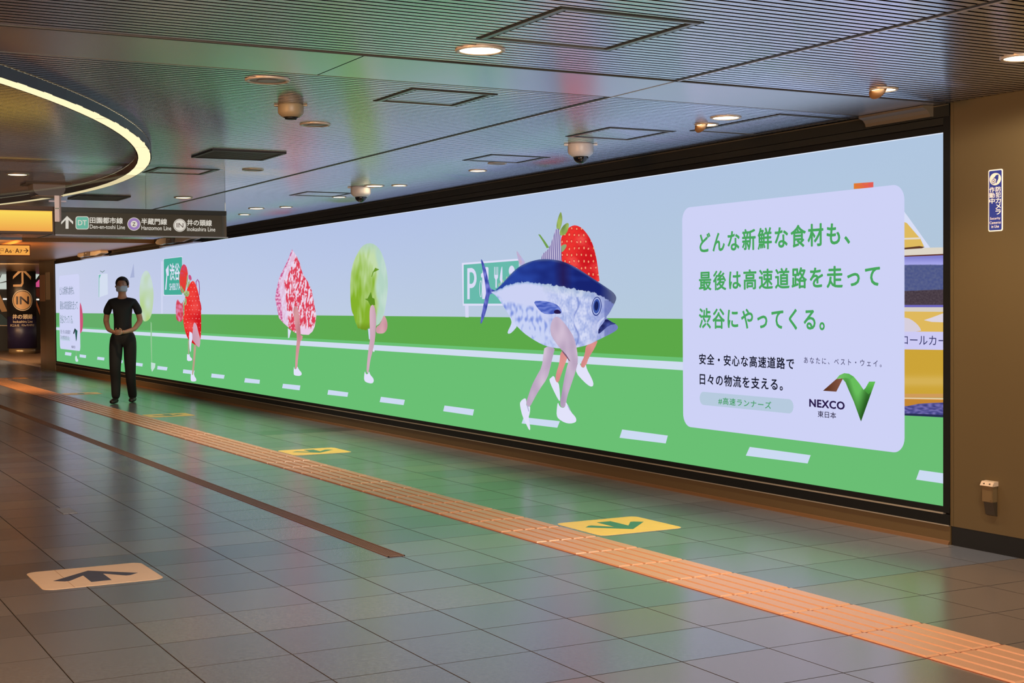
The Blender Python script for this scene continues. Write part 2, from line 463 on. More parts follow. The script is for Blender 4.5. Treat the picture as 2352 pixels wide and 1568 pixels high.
band('picture_road', SZ0+.001, .916, 0, (rg, rg))
ln = [(208, 220, 240)]*6
band('picture_line', .830, .886, 1, (ln, ln))
# bright edge of the lit area
chil(MB().box(SX0, SX1, lay(1), lay(0), SZ1-.006, SZ1-.001).build('picture_rim', ecol((226, 236, 252)), scr))

dashes = [
 [(1722, 1026), (1862, 1045), (1855, 1064), (1713, 1046)], [(1429, 986), (1534, 1000), (1529, 1018), (1423, 1005)],
 [(1203, 958), (1286, 967), (1280, 982), (1198, 972)], [(1021, 931), (1089, 940), (1086, 954), (1018, 944)],
 [(875, 911), (930, 918), (927, 930), (872, 923)], [(754, 895), (800, 901), (798, 911), (752, 906)],
 [(650, 881), (690, 885), (688, 896), (648, 891)], [(563, 868), (597, 872), (596, 881), (561, 878)],
 [(486, 857.5), (516, 861), (514, 869.5), (485, 866.5)], [(421, 848), (447, 851), (445, 859.5), (420, 856.5)],
 [(362, 840), (385, 843), (383, 850.5), (361, 848)], [(150, 808), (164.5, 810), (163, 817), (149, 815)],
 [(183, 813.5), (198, 815.5), (197, 822), (183, 820)], [(2112, 1079), (2169.5, 1087), (2169.5, 1110.5), (2104, 1101)],
 [(224, 819), (240, 821), (239, 827.5), (223, 825.5)], [(310, 832), (328, 834.5), (327, 841.5), (309, 839)], [(265, 825), (282, 827.5), (281, 834), (264, 832)]]
for d in dashes: art('picture_dash', d, 1, (204, 218, 242))

# --- road signs in the picture
CURP[0] = 'parking sign'
A = T(1050, 450, 2.7511)
art('picture_sign', A([(30, 423), (392, 396), (392, 692), (36, 693)]), 2, (222, 222, 248))
art('picture_sign', A([(50, 690), (72, 690), (73, 766), (52, 766)]), 2, (214, 216, 244))
art('picture_sign', A([(41, 434), (390, 408), (390, 680), (42, 680)]), 3, (104, 186, 172))
B8 = T(1050, 580, 9.8)
white = (218, 220, 246)
# letter P : outer with bowl, hole on top
art('picture_letter', B8([(228, 352), (228, 1050), (282, 1048), (282, 797)] + [(330, 797), (375, 775), (410, 725), (432, 650), (438, 580), (432, 500), (412, 425), (375, 370), (330, 345)]), 4, white)
art('picture_letter', B8([(280, 442), (280, 702), (330, 702), (365, 670), (384, 600), (384, 540), (368, 475), (335, 442)]), 5, (104, 186, 172))
art('picture_icon', B8([(575, 345), (620, 335), (650, 322), (690, 325), (705, 345), (705, 610), (690, 620), (690, 800), (620, 1045), (565, 1045), (565, 560), (572, 400)]), 4, white)
art('picture_icon', B8([(536, 480), (575, 445), (575, 560), (545, 560), (536, 530)]), 4, white)
ring = [(533+34*math.cos(a)*(1), 815+192*math.sin(a)) for a in [k*math.pi/10 for k in range(20)]]
art('picture_icon', B8(ring), 4, white)
art('picture_icon', B8([(533+22*math.cos(k*math.pi/10), 815+172*math.sin(k*math.pi/10)) for k in range(20)]), 5, (104, 186, 172))
for fx in (843, 878, 913):
    art('picture_icon', B8([(fx-7, 320), (fx+7, 320), (fx+8, 520), (fx-8, 520)]), 4, white)
art('picture_icon', B8([(833, 500), (923, 500), (920, 560), (893, 610), (893, 790), (862, 790), (862, 610), (838, 560)]), 4, white)
art('picture_icon', B8([(1000, 320), (1018, 310), (1020, 640), (1000, 690), (980, 690), (975, 640), (958, 620), (962, 540), (980, 420)]), 4, white, smooth=1)
art('picture_icon', B8([(1228+66*math.cos(k*math.pi/12), 410+118*math.sin(k*math.pi/12)) for k in range(24)]), 4, white)
art('picture_icon', B8([(1215, 500), (1245, 500), (1243, 700), (1217, 700)]), 4, white)

# --- tuna with legs, strawberry behind it
CURP[0] = 'strawberry behind'
skin1, skin2 = (212, 150, 150), (238, 176, 172)
def legcol(a, b):
    return lambda x, y: mixc(a, b, .5+.9*nz(x*.05, y*.02, 3))
def shoe(pts, n, tf, flip=1):
    art('picture_shoe', chaikin(tf(pts), 1), n, (226, 226, 250))
redleg = legcol((205, 128, 128), (232, 160, 152))
art('picture_leg', A([(655, 975), (645, 1060), (625, 1120), (620, 1170), (640, 1182), (660, 1120), (690, 1040), (702, 1000), (700, 960)]), 5, redleg, sp=3, smooth=1)
shoe([(612, 1132), (625, 1175), (642, 1180), (648, 1230), (652, 1296), (640, 1290), (600, 1210), (581, 1160), (590, 1150)], 6, A)
art('picture_leg', A([(815, 935), (805, 1010), (780, 1060), (785, 1086), (812, 1078), (832, 1020), (870, 960), (893, 905)]), 5, redleg, sp=3, smooth=1)
shoe([(770, 1046), (785, 1082), (803, 1086), (813, 1062), (820, 1095), (845, 1140), (862, 1180), (858, 1203), (838, 1203), (800, 1172), (752, 1118), (752, 1080)], 6, A)
def berry(cx, cy, s, ang=0.0):
    def f(x, y):
        u, v = (x-cx)/s, (y-cy)/s
        base = mixc((236, 52, 48), (206, 24, 32), .5+.5*math.sin(u*3.0+v*.7))
        base = mixc(base, (250, 96, 88), max(0, nz(x*.03, y*.03, 7))*1.2)
        su, sv = u*4.6, v*3.3
        j = math.floor(sv); su += .5*(j % 2)
        i_ = math.floor(su); du, dv = su-i_-.5+.22*nz(i_*3.1, j*2.3, 1), sv-j-.5+.22*nz(i_*1.7, j*4.1, 6)
        d = math.hypot(du, dv*.8)
        if s < 40:
            return (250, 178, 170) if d < .085 else base
        if d < .085: return (240, 196, 120)
        if d < .15: return (250, 124, 112)
        if d < .26: return mixc(base, (176, 16, 26), .4)
        return base
    return f
art('picture_strawberry', A([(655, 270), (668, 240), (690, 212), (720, 190), (750, 183), (790, 202), (830, 250), (860, 310), (880, 390), (893, 480), (902, 556), (830, 505), (760, 470), (700, 440), (655, 412), (652, 330)]),
    7, berry(A([(770, 350)])[0][0], A([(770, 350)])[0][1], 50), sp=1.3, smooth=1)
leafc = lambda x, y: mixc((112, 140, 70), (160, 184, 96), .5+nz(x*.1, y*.06, 1))
art('picture_leaf', A([(630, 222), (627, 180), (640, 130), (656, 93), (666, 140), (661, 178), (648, 218)]), 8, leafc, sp=2, smooth=1)
art('picture_leaf', A([(650, 250), (645, 230), (665, 192), (690, 170), (706, 172), (705, 200), (692, 235), (668, 250)]), 8, leafc, sp=2, smooth=1)
art('picture_leaf', A([(696, 306), (680, 340), (655, 360), (652, 325), (668, 306)]), 8, lambda x, y: (142, 166, 118), sp=2, smooth=1)
art('picture_leaf', A([(512, 242), (524, 243), (555, 285), (582, 325), (566, 330), (540, 285)]), 8, (112, 158, 78))

CURP[0] = 'tuna'
backline = [(215, 603), (237, 600), (262, 588), (350, 550), (450, 543), (560, 558), (680, 575), (740, 588), (820, 603), (870, 612), (940, 650), (1003, 690)]
bellyl = [(215, 612), (245, 628), (300, 668), (400, 690), (480, 705), (520, 745), (560, 800), (620, 760)]
def tuna(px_, py_):
    x, y = (px_-1050)*2.7511, (py_-450)*2.7511
    j = 9*nz(x*.05, y*.03, 2)+6*nz(x*.2, 0, 5)
    t = y-(interp(backline, x)+j)
    if t < 0:
        c = mixc((44, 74, 170), (24, 36, 112), .5+.02*(x-520)/10+.5*nz(x*.012, y*.02, 9))
        top = interp([(237, 595), (300, 535), (385, 450), (480, 405), (590, 400), (700, 425), (820, 495), (940, 575), (1003, 640)], x)
        c = mixc(c, (88, 104, 150), max(0, 1-(y-top)/14.)*.8)
        if 610 < x < 730: c = mixc(c, (40, 24, 74), (1-abs(x-670)/60)*.7)
        if x > 900: c = mixc(c, (92, 100, 136), (x-900)/90)
        return c
    base = (204, 210, 244)
    def side():
        b = y-interp(bellyl, x)
        if b > -14:
            k = .5+1.3*nz(x*.06, y*.025, 4)
            c = mixc((120, 142, 220), (200, 210, 245), k+.15+max(0, b)/260.)
            return mixc(base, c, (b+14)/22)
        if t < 16: return mixc((150, 178, 216), base, t/16)
        return base
    if x < 540: return side()
    c = mixc((142, 160, 220), (212, 218, 246), .68+.75*nz(x*.026, y*.020, 6)+.5*nz(x*.11, y*.06, 8))
    if x < 660: c = mixc(side(), c, (x-540)/120.)
    if t < 60: c = mixc(c, (176, 196, 206), .45*(1-t/60))
    if x > 820: c = mixc(c, (128, 140, 204), min(1, (x-820)/150)*.75)
    if x > 930 and y > 660: c = mixc(c, (78, 88, 160), .4)
    d = abs(math.hypot((x-880)/1.5, y-800)-62)
    if 735 < x < 800 and y > 640: c = mixc(c, (108, 126, 200), max(0, 1-abs(x-(750+18*math.sin(y*.03)))/9)*.8)
    return c
art('picture_tuna_tail', A([(148, 397), (160, 405), (178, 450), (195, 520), (205, 570), (215, 588), (240, 596), (244, 618), (215, 615), (203, 628), (195, 680), (180, 740), (160, 795), (150, 808), (146, 800), (155, 740), (170, 670), (182, 620), (181, 590), (173, 530), (160, 460)]),
    7, lambda x, y: mixc((52, 66, 160), (124, 128, 214), .5+nz(x*.2, y*.08, 2)), sp=2.2, smooth=1)
art('picture_tuna_fin', A([(373, 345), (384, 352), (402, 380), (436, 426), (396, 442), (384, 400)]), 7, lambda x, y: mixc((196, 172, 196), (176, 180, 232), nz(x*.1, y*.1)+.5), sp=2.5, smooth=1)
art('picture_tuna_fin', A([(326, 752), (345, 790), (340, 815), (318, 858), (322, 872), (345, 864), (384, 818), (370, 780)]), 7, (206, 216, 246), smooth=1)
def dorsal(x, y):
    X = (x-1050)*2.7511
    return mixc((96, 86, 150), (214, 206, 232), .5+.75*math.sin((X-530)*.52+(y-560)*.05))
art('picture_tuna_fin', A([(528, 402), (540, 366), (572, 340), (588, 312), (606, 262), (622, 212), (641, 204), (652, 250), (658, 330), (661, 418), (590, 410)]), 9, dorsal, sp=1.1)
for a, b in ((258, 555), (283, 532), (307, 512), (330, 492), (268, 548)):
    art('picture_tuna_finlet', A([(a+2, b+4), (a+7, b-8), (a+12, b+12), (a+6, b+18)]), 8, (176, 196, 170))
body = A([(210, 606), (237, 598), (262, 577), (300, 537), (340, 491), (385, 450), (430, 425), (480, 408), (530, 398), (590, 399), (650, 408), (700, 425), (760, 456), (820, 495), (880, 535), (940, 575), (985, 606),
    (1004, 632), (1006, 650), (998, 672), (980, 706), (962, 740), (938, 768), (962, 784), (985, 800), (1010, 815), (1018, 830), (1008, 848), (975, 868), (930, 890), (890, 910), (830, 940), (760, 957), (700, 965), (640, 963), (580, 953), (530, 935),
    (470, 900), (420, 865), (370, 815), (330, 755), (290, 692), (262, 650), (240, 625)])
art('picture_tuna_body', body, 10, tuna, sp=1.5, smooth=1)
art('picture_tuna_mouth', A([(940, 772), (985, 800), (1008, 808), (960, 815), (905, 865), (890, 872), (895, 835), (925, 800)]), 11, lambda x, y: mixc((26, 30, 82), (70, 82, 160), .5+nz(x*.1, y*.1, 3)), sp=2.5, smooth=1)
art('picture_tuna_mouth', A([(936, 768), (900, 805), (892, 850), (880, 850), (884, 800), (925, 765)]), 11, (196, 204, 240), smooth=1)
art('picture_tuna_fin', A([(480, 663), (540, 662), (600, 672), (640, 692), (662, 728), (655, 745), (625, 740), (590, 748), (540, 742), (505, 705)]), 11, lambda x, y: mixc((60, 84, 180), (120, 138, 216), .5+1.2*nz(x*.08, y*.2, 3)), sp=2, smooth=1)
art('picture_tuna_fin', A([(612, 722), (640, 715), (660, 738), (640, 745), (612, 742)]), 12, (40, 26, 74), smooth=1)
def ell(cx, cy, rx, ry, n=28, rot=0.0):
    return [(cx+rx*math.cos(a)*math.cos(rot)-ry*math.sin(a)*math.sin(rot), cy+rx*math.cos(a)*math.sin(rot)+ry*math.sin(a)*math.cos(rot)) for a in [2*math.pi*k/n for k in range(n)]]
art('picture_tuna_eye', A(ell(881, 697, 31, 61, rot=.08)), 12, (52, 66, 140))
art('picture_tuna_eye', A(ell(881, 696, 26, 54, rot=.08)), 13, (172, 186, 232))
art('picture_tuna_eye', A(ell(881, 696, 22, 46, rot=.08)), 14, (58, 84, 168))
art('picture_tuna_eye', A(ell(880, 694, 13, 30, rot=.08)), 15, (26, 36, 92))
lg = legcol((172, 150, 180), (212, 192, 214))
art('picture_leg', A([(552, 950), (545, 1000), (535, 1080), (500, 1140), (470, 1200), (447, 1270), (436, 1300), (440, 1326), (460, 1332), (482, 1290), (520, 1222), (570, 1152), (587, 1090), (605, 1010), (620, 955)]), 9, lg, sp=2.5, smooth=1)
shoe([(432, 1272), (438, 1300), (436, 1322), (450, 1332), (462, 1326), (460, 1370), (450, 1400), (464, 1470), (456, 1482), (436, 1440), (412, 1390), (398, 1330), (397, 1298)], 10, A)
art('picture_leg', A([(628, 758), (604, 775), (590, 815), (588, 850), (598, 890), (640, 950), (685, 1002), (706, 1040), (690, 1090), (674, 1165), (660, 1250), (650, 1310), (658, 1337), (686, 1332), (694, 1270), (718, 1200), (748, 1110), (765, 1045), (758, 970), (740, 895), (700, 830), (655, 775)]), 13, lg, sp=2.2, smooth=1)
art('picture_leg', A([(662, 972), (690, 1003), (716, 1045), (706, 1040), (690, 1018), (664, 984)]), 14, (120, 86, 110))
shoe([(636, 1300), (648, 1330), (668, 1340), (684, 1330), (686, 1298), (700, 1322), (720, 1365), (748, 1395), (754, 1415), (748, 1430), (715, 1438), (680, 1432), (640, 1408), (628, 1385), (630, 1340)], 14, A)
art('picture_shoe', A([(697, 1325), (702, 1322), (716, 1352), (712, 1356)]), 15, (176, 178, 214))
art('picture_shoe', A([(440, 1325), (446, 1322), (456, 1360), (451, 1362)]), 15, (176, 178, 214))

# --- meat slice and lettuce
CURP[0] = 'meat'
Bm = T(580, 520, 3.9194)
def meat(px_, py_):
    x, y = (px_-580)*3.9194, (py_-520)*3.9194
    n = nz(x*.07+y*.008, y*.016, 2)+.6*nz(x*.15, y*.05, 6)
    fat = x-(395-(y-205)*.42 if y < 480 else 262+(y-480)*.10)
    c = mixc((220, 62, 84), (238, 216, 236), (n+.06)*3.6+.1)
    if -26 < fat < 22: c = mixc(c, (226, 212, 240), .85)
    elif fat <= -26: c = mixc((202, 92, 146), (232, 186, 216), .5+2*nz(x*.06, y*.06, 3))
    if y > 900 and x > 420: c = mixc(c, (236, 204, 232), min(1, (y-900)/25))
    return c
art('picture_meat', Bm([(355, 205), (395, 262), (425, 330), (452, 425), (500, 500), (535, 580), (552, 680), (574, 805), (560, 900), (540, 945), (505, 975), (450, 972), (380, 955), (330, 915), (280, 870), (238, 825), (222, 740), (204, 650), (215, 570), (240, 460), (285, 370), (325, 285)]), 9, meat, sp=.95)
art('picture_leg', Bm([(385, 712), (367, 735), (370, 800), (385, 900), (402, 1000), (390, 1120), (384, 1255), (385, 1285), (402, 1280), (410, 1180), (425, 1080), (436, 1000), (430, 900), (420, 800), (405, 725)]), 11, legcol((190, 124, 132), (222, 162, 166)), sp=2, smooth=1)
art('picture_leg', Bm([(430, 975), (452, 985), (448, 1015), (432, 1032)]), 10, (206, 148, 156))
shoe([(372, 1252), (378, 1285), (396, 1282), (404, 1255), (415, 1285), (440, 1312), (444, 1332), (425, 1346), (375, 1340), (370, 1320)], 12, Bm)
art('picture_shoe', Bm([(318, 915), (346, 938), (332, 1000), (320, 1006)]), 8, (220, 224, 246))
CURP[0] = 'lettuce'
def lettuce(px_, py_):
    x, y = (px_-580)*3.9194, (py_-520)*3.9194
    n = nz(x*.011, y*.005, 2)+.45*nz(x*.05, y*.010, 3)
    t = (x-(1105+12*math.sin(y*.02)))/28.
    g = mixc((132, 178, 44), (196, 220, 172), .42+.8*n+(520-y)/700.+(x-950)/900.)
    if y > 860: g = mixc(g, (104, 136, 30), min(1, (y-860)/60)*.7)
    p = mixc((198, 222, 210), (180, 212, 196), .5+n)
    c = mixc(g, p, t)
    if y < 260: c = mixc((178, 208, 190), c, (y-150)/110.)
    return c
art('picture_lettuce', Bm([(1045, 147), (1100, 160), (1150, 210), (1190, 310), (1213, 420), (1220, 540), (1208, 660), (1185, 790), (1150, 870), (1115, 895), (1085, 905), (1060, 900), (1040, 915), (1020, 938), (1000, 925), (985, 930), (965, 915), (950, 920), (935, 880), (925, 860), (912, 800), (895, 770), (884, 700), (880, 600), (880, 500), (890, 400), (905, 330), (940, 250), (985, 175)]), 9, lettuce, sp=1.1, smooth=1)
art('picture_lettuce', Bm([(1105, 372), (1142, 386), (1112, 402), (1090, 412), (1075, 455), (1070, 450), (1082, 410)]), 10, (106, 150, 40))
art('picture_lettuce', Bm([(1066, 588), (1078, 640), (1098, 650), (1104, 706), (1060, 712), (1040, 670), (1010, 652), (1035, 648)]), 10, (96, 144, 36))
art('picture_leg', Bm([(1180, 790), (1205, 830), (1217, 880), (1210, 930), (1185, 960), (1150, 965), (1112, 958), (1112, 905), (1150, 880)]), 8, legcol((194, 140, 150), (226, 180, 188)), sp=2, smooth=1)
art('picture_leg', Bm([(1086, 698), (1060, 720), (1052, 780), (1055, 900), (1060, 1000), (1040, 1130), (1026, 1280), (1030, 1320), (1046, 1312), (1060, 1200), (1085, 1110), (1104, 1010), (1112, 880), (1110, 760)]), 11, legcol((186, 148, 166), (220, 184, 200)), sp=2, smooth=1)
shoe([(1012, 1298), (1020, 1330), (1040, 1328), (1048, 1300), (1060, 1335), (1088, 1365), (1093, 1395), (1075, 1415), (1020, 1402), (1004, 1380), (1005, 1340)], 12, Bm)
art('picture_shoe', Bm([(1040, 922), (1056, 918), (1060, 1025), (1048, 1010)]), 8, (206, 214, 244))
art('picture_shoe', Bm([(1085, 1085), (1100, 1120), (1092, 1130), (1080, 1118)]), 8, (224, 228, 248))

# --- strawberry runner at the left, with the direction sign
CURP[0] = 'direction sign'
Cs = T(360, 560, 4.6139)
art('picture_sign', Cs(chaikin([(68, 160), (270, 130), (272, 545), (70, 548)], 0)), 2, (224, 226, 248))
art('picture_sign', Cs([(74, 167), (82, 160), (262, 138), (268, 145), (268, 538), (84, 540), (76, 532)]), 3, (70, 172, 152))
art('picture_arrow', Cs([(88, 485), (102, 485), (112, 340), (128, 335), (125, 222), (95, 275), (103, 330)]), 4, white)
xa = onY(392, 660, YW)
def scr_text(name, body, corners, n, c, bold=0.0, space=1.0):
    (x0, yt, yb0), (x1, yt1, yb1) = corners   # left x with top/bottom px, right x with top/bottom px
    a = onY(x0, yb0, YW); b = onY(x1, yb1, YW); t0 = onY(x0, yt, YW); t1 = onY(x1, yt1, YW)
    z0 = (a.z+b.z)/2; z1 = (t0.z+t1.z)/2
    return chil(textmesh(name, body, a.x, b.x, z0, z1, (0, lay(n), 0), (1, 0, 0), (0, 0, 1), ecol(c), scr, bold, space))
scr_text('picture_text', '渋谷', ((391, 606, 643), (413.5, 603, 643)), 4, (222, 226, 248), .03)
scr_text('picture_text', 'SHIBUYA', ((390, 651, 666), (416, 649.5, 665.5)), 4, (222, 226, 248), .01)
CURP[0] = 'strawberry left'
mf = lambda x, y: mixc((206, 60, 76), (222, 130, 168), .5+1.4*nz(x*.2, y*.12, 5))
art('picture_strawberry', Cs([(375, 388), (400, 400), (430, 470), (455, 580), (470, 700), (472, 850), (470, 960), (455, 1060), (430, 1085), (400, 1065), (345, 1030), (310, 960), (285, 860), (278, 760), (290, 640), (300, 560), (330, 450)]),
    8, berry(*Cs([(380, 720)])[0], 34), sp=1.1, smooth=1)
art('picture_strawberry', Cs([(285, 210), (315, 235), (330, 300), (330, 360), (320, 440), (295, 520), (265, 525), (245, 450), (240, 380), (246, 300), (262, 240)]), 10, lambda x, y: mixc((206, 70, 110), (226, 62, 54), (y-605)/30+nz(x*.2, y*.2)), sp=1.3, smooth=1)
art('picture_strawberry', Cs([(222, 582), (240, 610), (262, 640), (275, 600), (282, 700), (278, 790), (262, 825), (230, 822), (205, 795), (202, 700), (205, 620)]), 7, mf, sp=1.3, smooth=1)
art('picture_strawberry', Cs([(335, 325), (360, 330), (372, 370), (362, 390), (340, 380)]), 7, (200, 78, 130), smooth=1)
art('picture_strawberry', Cs([(450, 585), (470, 640), (476, 700), (465, 705), (455, 660)]), 7, (196, 60, 96), smooth=1)
art('picture_tentacle', Cs([(413, 440), (412, 400), (432, 370), (452, 400), (458, 470), (455, 545), (447, 540), (449, 470), (444, 410), (431, 385), (421, 405), (424, 450)]), 7, (164, 96, 160))
for L in ([(322, 320), (332, 330), (330, 400), (312, 470), (300, 490), (314, 420)], [(350, 370), (356, 380), (345, 440), (320, 475), (328, 420)], [(250, 430), (270, 460), (292, 500), (285, 530), (262, 500)],
          [(300, 490), (340, 500), (348, 530), (330, 560), (300, 555), (285, 530)], [(300, 560), (318, 590), (315, 640), (300, 655), (295, 600)], [(284, 580), (294, 640), (292, 760), (283, 770), (280, 640)]):
    art('picture_leaf', Cs(L), 11, lambda x, y: mixc((122, 146, 84), (188, 206, 150), .5+nz(x*.3, y*.3)), sp=2, smooth=1)
art('picture_leg', Cs([(400, 825), (385, 860), (382, 930), (372, 965), (368, 1000), (395, 1040), (430, 1085), (452, 1098), (462, 1050), (460, 1000), (440, 930), (425, 860)]), 11, legcol((198, 150, 170), (224, 182, 200)), sp=1.8, smooth=1)
art('picture_leg', Cs([(395, 1060), (388, 1200), (376, 1330), (374, 1385), (388, 1390), (404, 1250), (418, 1090)]), 7, legcol((176, 150, 130), (206, 176, 150)), sp=1.8)
art('picture_leg', Cs([(330, 1020), (332, 1165), (344, 1165), (345, 1030)]), 7, (168, 168, 140))
shoe([(345, 925), (358, 935), (375, 940), (378, 1010), (365, 1060), (362, 1150), (350, 1130), (342, 1020)], 12, Cs)
shoe([(322, 1162), (336, 1175), (348, 1162), (352, 1195), (376, 1215), (372, 1238), (322, 1242), (320, 1200)], 9, Cs)
shoe([(364, 1345), (372, 1388), (384, 1388), (392, 1345), (396, 1395), (420, 1430), (418, 1455), (370, 1458), (358, 1440)], 9, Cs)

# --- faint figures beyond the passer-by, and the second caption card
CURP[0] = 'faint'
D4 = T(200, 600, 4.3556)
pale = [(582, 88), (612, 100), (640, 160), (660, 250), (666, 340), (660, 440), (640, 560), (600, 600), (560, 600), (535, 500), (520, 300), (540, 150)]
art('picture_lettuce', D4(pale), 3, lambda x, y: mixc((198, 218, 210), (172, 206, 110), .3+.9*nz(x*.06, y*.03)+(y-680)*.004), sp=3, smooth=1)
art('picture_tuna_fin', D4([(465, 20), (470, 90), (474, 160), (430, 165), (445, 110)]), 3, (168, 178, 214))
art('picture_sign', D4([(112, 128), (205, 122), (208, 330), (115, 362)]), 2, (212, 222, 240))
art('picture_sign', D4([(117, 136), (140, 132), (124, 170), (122, 358), (118, 358)]), 3, (110, 186, 172))
art('picture_text', D4([(130, 92), (152, 105), (178, 88), (176, 95), (154, 112), (132, 100)]), 3, (92, 128, 118))
art('picture_leg', D4([(636, 600), (646, 620), (650, 1010), (644, 1010), (636, 800)]), 3, (150, 198, 150))
art('picture_shoe', D4([(640, 1010), (684, 1020), (680, 1060), (650, 1105), (640, 1070)]), 4, (196, 222, 214))
art('picture_sign', D4([(742, 0), (756, 0), (756, 524), (742, 524)]), 1, (210, 216, 242))
def card(x0, x1, z0, z1, r, n, c=(206, 210, 246)):
    P = rrect(x0, x1, z0, z1, r, 8); return art('picture_card', P, n, c, px=False, sample=True)
CURP[0] = 'far card'
a0 = onY(136.5, 700, YW).x; a1 = onY(183.5, 700, YW).x
CURP[0] = None
art('picture_strawberry', [(183, 690), (188, 705), (191, 730), (190, 755), (186, 765), (182, 765)], 2, (204, 84, 120), smooth=1)
CURP[0] = 'far card'
card(a0, a1, .457, 1.921, .10, 3, (208, 212, 244))
for (bt, xx0, xx1, zc, hh, col_, bl) in (('どんな新鮮な食材も、', 138.5, 172, 1.62, .17, (84, 110, 124), .0), ('最後は高速道路を走って', 138.5, 179, 1.33, .17, (96, 122, 140), 0), ('渋谷にやってくる。', 138.5, 168, 1.055, .17, (92, 130, 130), 0),
        ('安全・安心な高速道路で', 139, 162, .805, .08, (70, 84, 112), 0), ('日々の物流を支える。', 139, 158, .69, .08, (70, 84, 112), 0)):
    X0, X1 = onY(xx0, 720, YW).x, onY(xx1, 720, YW).x
    chil(textmesh('picture_text', bt, X0, X1, zc-hh/2, zc+hh/2, (0, lay(4), 0), (1, 0, 0), (0, 0, 1), ecol(col_), scr, bl))
c8 = T(0, 540, 4.9)
art('picture_logo', c8([(822, 1108), (834, 1108), (845, 1050), (862, 1190), (872, 1075), (858, 1190), (855, 1195), (840, 1048)]), 4, (40, 92, 84))
art('picture_logo', c8([(822, 1108), (836, 1108), (848, 1060), (842, 1046)]), 5, (40, 44, 60))
art('picture_pill', c8([(692, 1136), (788, 1146), (788, 1192), (692, 1182)]), 4, (190, 206, 226))
chil(textmesh('picture_text', 'NEXCO', onY(164.5, 773, YW).x, onY(173, 773, YW).x, .50, .545, (0, lay(4), 0), (1, 0, 0), (0, 0, 1), ecol((52, 50, 88)), scr, .02))
CURP[0] = None
art('picture_leg', [(174.6, 803), (175.4, 803), (175.6, 818), (174.6, 818)], 2, (150, 176, 140))
art('picture_shoe', [(172.6, 817), (176.5, 817), (177, 823), (180, 826), (179, 831), (172.8, 830)], 2, (206, 224, 232), smooth=1)

# --- yellow vehicle at the right end
CURP[0] = 'vehicle'
V = T(2080, 480, 3.136)
R = 2169.6
def vq(pts, n, c, sp=0): return art('picture_vehicle', [(2040 if x < 0 else (2080+x/3.136 if x < 900 else R), 480+y/3.136) for x, y in pts], n, c, sp=sp)
art('picture_vehicle', [(2060, 463), (2086, 498), (2136, 568), (2128, 572), (2075, 575)], 2, (216, 222, 246))
art('picture_vehicle', [(2050, 500), (2083, 512), (2114, 548), (2122, 565), (2118, 570), (2050, 572)], 3, (222, 186, 96))
art('picture_vehicle', [(2050, 547), (2114, 545), (2116, 549), (2050, 551)], 4, (226, 216, 200))
vq([(-1, 285), (999, 275), (999, 322), (-1, 342)], 4, (222, 214, 200))
vq([(-1, 340), (999, 322), (999, 332), (-1, 348)], 5, (96, 48, 36))
art('picture_vehicle', [(2074, 569), (2112, 565), (2124, 567), (2118, 570), (2074, 573)], 5, (90, 56, 40))
vq([(-1, 346), (999, 330), (999, 404), (-1, 404)], 4, lambda x, y: mixc((128, 128, 206), (168, 168, 236), (y-590)/16.), sp=4)
vq([(-1, 400), (999, 398), (999, 580), (-1, 596)], 4, lambda x, y: mixc((74, 84, 136), (92, 100, 140), .5+nz(x*.2, y*.2)), sp=2.2)
vq([(-1, 594), (999, 576), (999, 692), (-1, 692)], 4, lambda x, y: mixc((64, 52, 62), (84, 72, 80), .5+nz(x*.3, y*.3)), sp=2.2)
vq([(-1, 690), (999, 690), (999, 708), (-1, 708)], 5, (108, 102, 190))
vq([(-1, 706), (999, 706), (999, 740), (-1, 736)], 5, (214, 206, 196))
vq([(-1, 736), (999, 738), (999, 885), (-1, 882)], 4, (222, 184, 92))
art('picture_vehicle', [(2040, 725), (2084, 729), (2100, 738), (2112, 750), (2117, 762), (2040, 762)], 5, (214, 206, 220), smooth=1)
art('picture_vehicle', [(2122, 735), (2140, 729), (R, 718), (R, 740), (2140, 739)], 5, (220, 212, 224))
vq([(-1, 880), (999, 884), (999, 1014), (-1, 1008)], 5, (204, 202, 244))
vq([(-1, 1008), (999, 1014), (999, 1330), (-1, 1330)], 4, lambda x, y: mixc((200, 158, 44), (212, 176, 84), .3+.8*math.exp(-((y-875)/12.)**2)), sp=4)
vq([(-1, 1328), (999, 1328), (999, 1360), (-1, 1356)], 4, lambda x, y: mixc((190, 132, 60), (222, 176, 120), .5), sp=6)
vq([(-1, 1356), (999, 1362), (999, 1372), (-1, 1364)], 5, (232, 206, 170))
vq([(-1, 1364), (999, 1370), (999, 1420), (-1, 1430)], 4, (196, 134, 50))
art('picture_vehicle', [(2040, 935), (2085, 932), (2110, 927), (2140, 925), (R, 924), (R, 958), (2040, 950)], 5, lambda x, y: mixc((62, 64, 128), (116, 110, 176), .5+1.5*nz(x*.1, y*.25)), sp=2.4)
vq([(-1, 1466), (999, 1482), (999, 1500), (-1, 1480)], 6, (40, 46, 84))
o = scr_text('picture_text', 'ロールカー', ((2072, 770, 791), (2176, 771, 792)), 6, (58, 58, 108), -.006)
# keep the caption inside the lit area
bm = bmesh.new(); bm.from_mesh(o.data)
bmesh.ops.bisect_plane(bm, geom=bm.verts[:]+bm.edges[:]+bm.faces[:], plane_co=(SX1-.004, 0, 0), plane_no=(1, 0, 0), clear_outer=True)
bm.to_mesh(o.data); bm.free()
CURP[0] = None
art('picture_lamp', [(1961, 421), (2006, 418), (2006, 431), (1961, 434)], 6, lambda x, y: mixc((222, 126, 46), (226, 92, 84), (x-1965)/30+nz(x*.2, y*.3)), sp=3)

